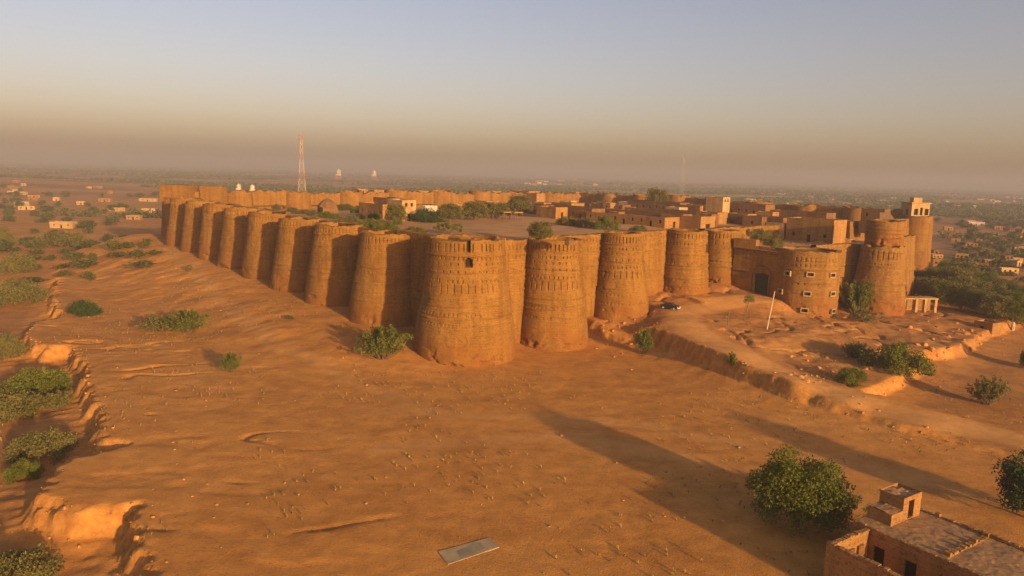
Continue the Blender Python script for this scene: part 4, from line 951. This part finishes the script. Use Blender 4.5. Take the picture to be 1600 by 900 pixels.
# the big tree close by stands on its own trunk
plant('thorn_tree', 'tree', 0, (32.6, 77.0, tz(32.6, 77.0)), 8.6, 5.6, 'large round green thorn tree beside the near mud house', 'tree')
x, y, z = at(1612, 812); plant('thorn_tree', 'tree_dark', 0, (x, y, z), 7.8, 4.6, 'dark green tree cut by the right edge of the view', 'tree')
x, y, z = at(1335, 815); plant('thorn_bush', 'sparse', 0, (x - .3, y + 0.5, z), 3.0, 2.4, 'thin scrubby bush between the near tree and the mud house', 'bush')
for a in [
    ('spray', 0, 598, 562, 52, 96, 'bright green spreading bush at the left foot of the corner bastion'),
    ('spray', 0, 292, 522, 36, 76, 'green bush lying along the left track, brighter right half'),
    ('spray', 1, 247, 518, 26, 70, 'thin olive bush touching the green bush on the left track'),
    ('mound', 2, 132, 492, 24, 56, 'dark low bush on the earth step near the left scarp'),
    ('spray', 0, 361, 582, 32, 38, 'small lone green bush on the open ground left of the plaza'),
    ('mound', 0, 18, 474, 42, 110, 'wide olive bush on the left edge below the scarp top'),
    ('mound', 0, 30, 425, 36, 64, 'rounded olive bush at the far left above the wide one'),
    ('mound', 0, 95, 386, 30, 84, 'low olive bush spread at the far end of the left scarp'),
    ('spray', 1, 178, 392, 18, 46, 'small faded bush on the far crest beside the left flank'),
    ('mound', 1, 58, 620, 50, 112, 'big green bush filling the hollow below the left scarp'),
    ('mound', 0, 20, 650, 44, 120, 'broad green bush at the left edge under the big dark one'),
    ('spray', 1, 92, 640, 30, 60, 'feathery olive bush growing against the foot of the left scarp'),
    ('mound', 0, 72, 712, 48, 112, 'broad yellow-green bush just above the pale promontory'),
    ('mound', 1, 40, 750, 34, 60, 'small lower bush on the shaded side of the yellow-green bush'),
    ('mound', 0, 30, 915, 54, 140, 'large bush in the bottom left corner'),
    ('mound', 0, 8, 560, 44, 60, 'olive bush cut by the left edge in mid height'),
    ('mound', 0, 5, 385, 34, 40, 'faded bush cut by the left edge near the plain'),
    ('spray', 0, 1003, 553, 42, 36, 'ragged green bush in the hollow at the top of the ramp scarp'),
    ('spray', 0, 1142, 583, 22, 18, 'tiny bright green bush under the ramp scarp'),
    ('spray', 0, 1338, 492, 54, 64, 'tall leafy bush between the windowed and the two-tiered bastions'),
    ('sparse', 0, 1352, 503, 20, 60, 'dry straggly bush spilling forward from the tall leafy bush'),
    ('mound', 1, 1402, 577, 44, 112, 'dense green bush on the mound edge right of the ramp'),
    ('spray', 1, 1336, 560, 26, 60, 'thin olive bush left of the dense mound bush'),
    ('mound', 1, 1330, 598, 26, 56, 'low green bush in the gully just above the ramp'),
    ('spray', 1, 1543, 634, 46, 66, 'feathery bush on the lower flat ground to the right'),
    ('mound', 2, 1612, 575, 50, 40, 'dark bush cut by the right edge above the feathery one'),
    ('sparse', 1, 452, 500, 8, 14, 'tiny weed on the slope at the foot of the left flank'),
    ('sparse', 0, 295, 425, 12, 12, 'tiny dark shrub on the left slope near the fifth bastion'),
    ('sparse', 0, 700, 345, 6, 6, 'tiny weed'),
][:-1]: by_px('thorn_bush' if a[0] != 'spray' else 'feathery_bush', *a)
# bare-trunked sapling on the ramp
x, y, z = at(1163, 500); e = empty('sapling', (x, y, z), 0, 'spindly sapling with a small tuft of leaves in front of the gateway', 'tree')
m = MB(); m.bar((0, 0, -.4), (.4, 0, 2.6), .12, .09).bar((.4, 0, 2.6), (.9, .3, 4.8), .09, .05).bar((.4, 0, 2.6), (.0, .2, 4.0), .06, .03).bar((1.6, .3, -.4), (1.2, .2, 2.6), .09, .05); m.build('trunk', M['bark'], e)
rs = np.random.RandomState(4); pts, _ = crown_points(rs, 900, [(.9, .3, 5.2, 1.2, 1.2, 1.0), (.2, .2, 4.3, .8, .8, .6), (1.6, .2, 4.5, .7, .7, .6)]); v, f = leaves(pts, .24, rs, up=.3)
mk('crown', v, f, M['leaf_dry'], e, attrs={'tint': ('FACE', rs.uniform(0, 1, 900))})
x, y, z = at(1137, 508); m = MB(); m.bar((x, y, z - .4), (x + .1, y, z + 3.4), .13, .09); tag(m.build('fence_post', M['bark']), 'short dark post standing left of the spindly sapling', 'post')

# thicket on the low ground to the right
TH = [(1428, 462, 30, 50, 1), (1452, 468, 34, 60, 0), (1478, 474, 36, 60, 1), (1502, 484, 40, 60, 0), (1528, 490, 40, 62, 1), (1552, 497, 38, 60, 0), (1580, 505, 40, 60, 1), (1604, 512, 42, 60, 0), (1440, 452, 30, 50, 0), (1466, 455, 36, 60, 1), (1492, 462, 44, 64, 0), (1520, 470, 36, 60, 1), (1545, 478, 34, 60, 0), (1572, 486, 32, 60, 1), (1506, 448, 38, 52, 0), (1596, 492, 36, 60, 1), (1420, 446, 26, 46, 1), (1536, 458, 34, 56, 1), (1566, 468, 30, 60, 0), (1600, 474, 30, 60, 1), (1484, 436, 30, 50, 1)]
for i, (px, py, h, w, k) in enumerate(TH):
    by_px('thorn_tree', 'tree', 0 if k else 1, px, py, h, w, 'green tree crowded into the thicket below the far right bastion', 'tree', 'trees of the thicket beyond the gate works')
# trees and bushes in the yard
YD = [('mound', 0, 478, 334, 9, 40, 'olive bush at the left end of the yard hedge'), ('mound', 1, 512, 341, 12, 44, 'second bush of the yard hedge, below the ruined shrine'), ('mound', 0, 546, 348, 14, 44, 'third bush of the yard hedge, before the long grey building'), ('mound', 1, 578, 356, 16, 44, 'fourth bush of the hedge nearing the first bastion'),
      ('tree', 1, 618, 350, 30, 40, 'upright green tree hiding the foot of the cream house'), ('mound', 1, 606, 364, 18, 46, 'green bush just behind the wall top by the first bastion'), ('mound', 0, 650, 364, 12, 44, 'olive bush on the sand behind the first bastion'),
      ('tree', 1, 680, 318, 16, 34, 'round dark tree between white wall and back rampart'), ('mound', 2, 668, 347, 22, 60, 'dark bushy tree right of the cream house doorway'), ('tree', 1, 704, 347, 28, 54, 'bushy tree left of the open sheds'), ('tree', 1, 742, 344, 28, 54, 'bushy tree over the middle of the sheds'),
      ('tree', 1, 778, 341, 24, 50, 'bushy tree over the right end of the sheds'), ('tree', 1, 812, 336, 30, 50, 'tall green tree right of the sheds'), ('sparse', 1, 700, 365, 20, 46, 'thin spindly bush on the sandy plaza behind the corner bastion'), ('tree', 1, 845, 377, 30, 48, 'round yellow-green tree standing right behind the second bastion'),
      ('mound', 0, 888, 352, 16, 44, 'olive bush before the dark barrack, left one'), ('mound', 0, 914, 355, 17, 40, 'olive bush before the dark barrack, middle one'), ('mound', 1, 946, 359, 24, 46, 'taller green bush before the dark barrack, right one'), ('mound', 0, 997, 362, 12, 36, 'low bush in front of the long flat-roofed barrack'),
      ('tree', 1, 1025, 330, 34, 46, 'tall spreading tree rising above the barracks in the yard'), ('mound', 1, 1132, 341, 10, 16, 'small green bush at the foot of the two-storey tower house'), ('mound', 0, 1164, 370, 16, 50, 'olive bush behind the narrow bastion'), ('mound', 0, 1186, 376, 22, 46, 'brownish bush on the rubble behind the gate wall'), ('mound', 0, 1207, 384, 20, 36, 'dry bush at the edge of the gate terrace'),
      ('mound', 2, 1262, 360, 8, 40, 'dark low bush between barrack and gate block')]
for i in range(16):
    px = prnd.uniform(430, 640); YD.append((prnd.choice(['mound', 'mound', 'tree']), prnd.choice([0, 1]), px, 322 + (px - 430) * .10 + prnd.uniform(-6, 10), prnd.uniform(8, 14), prnd.uniform(16, 34), 'small olive scrub bush growing wild between the left flank and the back rampart'))
for k, vr, px, py, h, w, lab in YD: by_px('yard_tree' if k == 'tree' else 'yard_bush', k, vr, px, py, h, w, lab, 'tree' if k == 'tree' else 'bush', 'trees and bushes in the fort yard', yard=True)

# ------------------------------------------------------------------ the plain beyond
FORT = [fc(-14, -14), fc(248, -14), fc(248, 205), fc(-14, 205)]
def inside(x, y, pts):
    return float(poly_sd(np.array([x]), np.array([y]), pts)[0]) > 0
def seen(x, y, z=2.0):
    """not hidden behind the fort, and inside the frame"""
    v = np.array([x, y, z - CAM_H]); d = v @ fwd
    if d < 10: return False
    px = 800 + FPX * (v @ rgt) / d; py = 450 - FPX * (v @ upv) / d
    if px < -30 or px > 1630 or py > 930: return False
    for f in (np.linspace(.25, .97, 24) if y > 200 else ()):
        zz = CAM_H + (z + 4 - CAM_H) * f
        if zz < 24.5 and inside(x * f, y * f, FORT): return False
    return True
drnd = random.Random(42); placed = []
def scatter(n, fx, label, group, hr, rr, dens, name='scrub_tree', sep=5.0):
    c = 0; tries = 0
    while c < n and tries < 30000:
        tries += 1; x, y = fx(drnd)
        if inside(x, y, FORT) or not seen(x, y): continue
        if dens is not None and float(fbm(np.array([x / 90]), np.array([y / 90]), 130, 3)[0]) < dens: continue
        if any((x - a) ** 2 + (y - b) ** 2 < sep * sep for a, b in placed[-400:]): continue
        placed.append((x, y)); h = drnd.uniform(*hr); r = drnd.uniform(*rr)
        plant(name, 'clump', drnd.randrange(5), (x, y, tz(x, y) - .2), h, r, label, 'tree', group, parts=False); c += 1
def polar(r0, r1, px0, px1):
    def f(r):
        d = math.exp(r.uniform(math.log(r0), math.log(r1))); t = (r.uniform(px0, px1) - 800) / FPX; return d * t, d
    return f
scatter(46, polar(230, 420, -20, 250), 'faded green scrub tree on the near plain left of the fort', 'scrub trees on the near plain, left', (2.0, 4.5), (2.4, 5.5), -0.2)
scatter(60, polar(420, 900, -20, 420), 'hazy scrub tree on the middle plain left of the fort', 'scrub trees on the middle plain, left', (3, 6.5), (3, 7), -0.1)
scatter(60, polar(270, 520, 1440, 1620), 'green scrub tree on the near plain right of the pavilion bastion', 'scrub trees on the near plain, right', (2.0, 5), (2.4, 5.5), -0.25)
scatter(70, polar(520, 1000, 1000, 1620), 'hazy scrub tree on the middle plain right of the fort', 'scrub trees on the middle plain, right', (3, 7), (3, 7), -0.15)
scatter(40, polar(600, 1000, 420, 1000), 'hazy scrub tree on the plain behind the back rampart', 'scrub trees behind the fort', (3.5, 7), (4, 8), -0.1)
# the rest of the scrub reads as one mass
rs = np.random.RandomState(9); PV = []; PF = []; PT = []; nb_ = 0
N = 0
for k in range(26000):
    d = math.exp(rs.uniform(math.log(520), math.log(5200))); t = (rs.uniform(-60, 1660) - 800) / FPX; x, y = d * t, d
    PV.append((x, y, d))
PV = np.array(PV); den = fbm(PV[:, 0] / 260, PV[:, 1] / 160, 150, 4) + 0.10 * sstep(PV[:, 2], 700, 1600)
left_bare = sstep(-PV[:, 0] / PV[:, 1], 0.25, 0.6) * 0.35 * (1 - sstep(PV[:, 2], 1500, 2600))
PV = PV[(den - left_bare > 0.0) & (poly_sd(PV[:, 0], PV[:, 1], FORT) < -30)]
zt0 = terrain(PV[:, 0], PV[:, 1]); vs = []; ts = []
for i in range(len(PV)):
    d = PV[i, 2]; nleaf = 26 if d < 1200 else 12; h = rs.uniform(3, 7); r = rs.uniform(3, 8)
    q = rs.normal(size=(nleaf, 3)); q /= np.linalg.norm(q, axis=1)[:, None]; q *= rs.uniform(.3, 1, (nleaf, 1)) ** .5
    p = np.array([PV[i, 0], PV[i, 1], zt0[i] + h * .5]) + q * np.array([r, r, h * .5]); v, _ = leaves(p, 2.6 if d < 1200 else 5.0, rs, up=.15); vs.append(v); ts.append(np.full(nleaf, rs.uniform(0, 1)) * .7 + rs.uniform(0, .3, nleaf))
vs = np.concatenate(vs); ts = np.concatenate(ts)
tag(mk('far_scrub', vs, np.arange(len(vs)).reshape(-1, 4), M['leaf_far'], attrs={'tint': ('FACE', ts)}), kind='stuff')

# houses and huts of the settlement
def hut(px, py, w, d_, h, mat, lab, grp=None, rz=None, name='mud_house', dome=False):
    x, y, z = at(px, py); rz = drnd.uniform(-.6, .6) if rz is None else rz
    ds = [(0, w * .5, 1.1, 0, min(2.0, h * .7))]; ws = [(0, w * .2, .9, h * .4, .8), (0, w * .8, .9, h * .4, .8), (1, d_ * .5, .9, h * .4, .8)] if w > 6 else []
    return house(name, x, y, z, rz, w, d_, h, mat, lab, 'house', grp, ds, ws, parapet=.3)
hut(100, 356, 13, 6, 3.6, 'mud_pale', 'yellow mud house alone among bushes on the left plain', rz=.05)
hut(34, 323, 9, 6, 4.2, 'white', 'whitewashed house with reddish surroundings at the far left', rz=.1)
hut(232, 315, 17, 5, 3.2, 'mud_pale', 'long pale wall-like house beside the far left corner of the fort', rz=.05)
hut(210, 343, 9, 5, 3.0, 'roof_grey', 'grey shed near the shaded foot of the far left corner', rz=.1)
hut(1524, 353, 14, 6, 4.0, 'white', 'white house with a red neighbour on the right plain', rz=-.3)
hut(1514, 352, 9, 6, 5.0, 'steel_r', 'red-walled house next to the white one on the right plain', rz=-.3)
hut(1592, 396, 5, 4, 3.6, 'mud_pale', 'bright yellow hut cut by the right edge', rz=-.5)
for i in range(34):
    px = drnd.uniform(1455, 1610); py = drnd.uniform(350, 428); w = drnd.uniform(3, 8)
    hut(px, py, w, drnd.uniform(3, 5), drnd.uniform(1.8, 3.2), drnd.choice(['mud', 'mud', 'mud_pale', 'mud_dark']), 'small broken mud hut on the right plain beyond the thicket', 'broken mud huts on the right plain')
for i in range(20):
    px = drnd.uniform(0, 235); py = drnd.uniform(285, 338); w = drnd.uniform(5, 12)
    hut(px, py, w, drnd.uniform(4, 6), drnd.uniform(2.6, 3.8), drnd.choice(['mud', 'mud', 'mud_pale']), 'distant low mud house scattered on the left plain', 'distant mud houses on the left plain')
for i in range(46):
    px = drnd.uniform(1100, 1600); py = drnd.uniform(302, 322) + (px - 1100) * .012; w = drnd.uniform(8, 22)
    hut(px, py, w, drnd.uniform(6, 9), drnd.uniform(3, 5), drnd.choice(['mud_pale', 'white', 'mud']), 'distant pale village house in the hazy band right of the thin mast', 'distant village houses, right')
for i in range(30):
    px = drnd.uniform(820, 1060); py = drnd.uniform(277, 290); w = drnd.uniform(14, 40)
    hut(px, py, w, drnd.uniform(8, 12), drnd.uniform(4, 7), drnd.choice(['mud_pale', 'white', 'mud']), 'very distant village house in the haze behind the back rampart', 'distant village houses, middle')
# pale sand flats
for i, (px0, px1, py, dpy, lab) in enumerate([(1300, 1360, 313, 5, 'flat')]): pass
def mosque(px, ytop, D, w, lab, zbase=None):
    t = (px - 800) / FPX; x, y = D * t, D; z = tz(x, y); zt_ = zat(x, y, ytop); e = empty('domed_tomb', (x, y, z), .2, lab, 'tomb', 'white domed tombs behind the fort')
    Hh = zt_ - z; r = w / 2; m = MB(); m.box(-r * 1.3, -r * 1.3, -1, r * 1.3, r * 1.3, max(.5, Hh - r * 2.7)); m.build('base_hall', M['mud_dark'], e)
    m = MB(); m.box(-r * 1.05, -r * 1.05, Hh - r * 2.7, r * 1.05, r * 1.05, Hh - r * 2.1); m.build('wall', M['white'], e)
    m = MB(); m.lathe([(r * .92, Hh - r * 2.1), (r * .92, Hh - r * 1.6)], 20); m.build('drum', M['white'], e)
    m = MB(); m.lathe([(r * .95, Hh - r * 1.6), (r * 1.08, Hh - r * 1.3), (r * 1.02, Hh - r * .85), (r * .75, Hh - r * .5), (r * .35, Hh - r * .25), (r * .08, Hh - r * .1), (r * .06, Hh + r * .1), (0.02, Hh + r * .2)], 20); m.build('dome', M['white'], e, smooth=True)
mosque(527, 263.5, 2500, 17, 'large white dome on the plain right of the lattice mast')
mosque(582, 265.5, 2600, 16, 'large white dome, farther right of the lattice mast')
mosque(372, 286.5, 470, 2.9, 'small white dome above the back rampart, left of a pair')
mosque(393, 288, 465, 2.9, 'small white dome above the back rampart, right of a pair')
mosque(330, 296, 430, 3.4, 'flat white dome peeping over the rampart near the far left corner')
def mast(px, ytop, D, wb, wt, cols, lab):
    t = (px - 800) / FPX; x, y = D * t, D; z = tz(x, y); Hh = zat(x, y, ytop) - z; e = empty('lattice_mast', (x, y, z), .4, lab, 'mast')
    n = 12
    for k in range(n):
        m = MB(); f0, f1 = k / n, (k + 1) / n; w0 = (wb + (wt - wb) * min(1, f0 * 1.3)) / 2; w1 = (wb + (wt - wb) * min(1, f1 * 1.3)) / 2; z0_, z1_ = Hh * .93 * f0, Hh * .93 * f1; rr = wb * .02
        c0 = [(-w0, -w0), (w0, -w0), (w0, w0), (-w0, w0)]; c1 = [(-w1, -w1), (w1, -w1), (w1, w1), (-w1, w1)]
        for q in range(4):
            a, b = c0[q], c1[q]; a2, b2 = c0[(q + 1) % 4], c1[(q + 1) % 4]
            m.bar((*a, z0_), (*b, z1_), rr, k=4); m.bar((*a, z0_), (*b2, z1_), rr * .6, k=4); m.bar((*a2, z0_), (*b, z1_), rr * .6, k=4); m.bar((*b, z1_), (*b2, z1_), rr * .6, k=4)
        m.build('lattice_section', M[cols[k % len(cols)]], e)
    m = MB(); m.bar((0, 0, Hh * .93), (0, 0, Hh), .15, .06); m.build('antenna', M['steel_g'], e)
    for k, (f, a) in enumerate([(.90, .3), (.86, 2.2), (.82, 4.3), (.78, 1.2)]):
        m = MB(); r_ = wt * .5 + .5; c, s_ = math.cos(a), math.sin(a); m.bar((c * r_, s_ * r_, Hh * f), (c * (r_ + .5), s_ * (r_ + .5), Hh * f), .85, k=12); m.build('dish', M['steel_w'], e)
mast(470, 200, 640, 8.0, 2.2, ['steel_w', 'steel_w', 'steel_r'], 'dull reddish lattice mast rising beyond the back rampart')
mast(1058, 234, 1000, 5.0, 3.4, ['steel_g'], 'thin grey mast standing in the haze right of centre')

# ------------------------------------------------------------------ haze
m = MB(); m.box(-12500, -700, -22, 12500, 12500, 108); hz = m.build('haze', None)
hm = bpy.data.materials.new('haze_air'); hm.use_nodes = True; hn = hm.node_tree.nodes; hn.remove(hn['Principled BSDF'])
pv = hn.new('ShaderNodeVolumePrincipled'); pv.inputs['Color'].default_value = (0.44, 0.46, 0.51, 1); pv.inputs['Density'].default_value = 0.00040; pv.inputs['Anisotropy'].default_value = 0.0
hm.node_tree.links.new(pv.outputs[0], hn['Material Output'].inputs['Volume']); hz.data.materials.clear(); hz.data.materials.append(hm); tag(hz, kind='stuff')
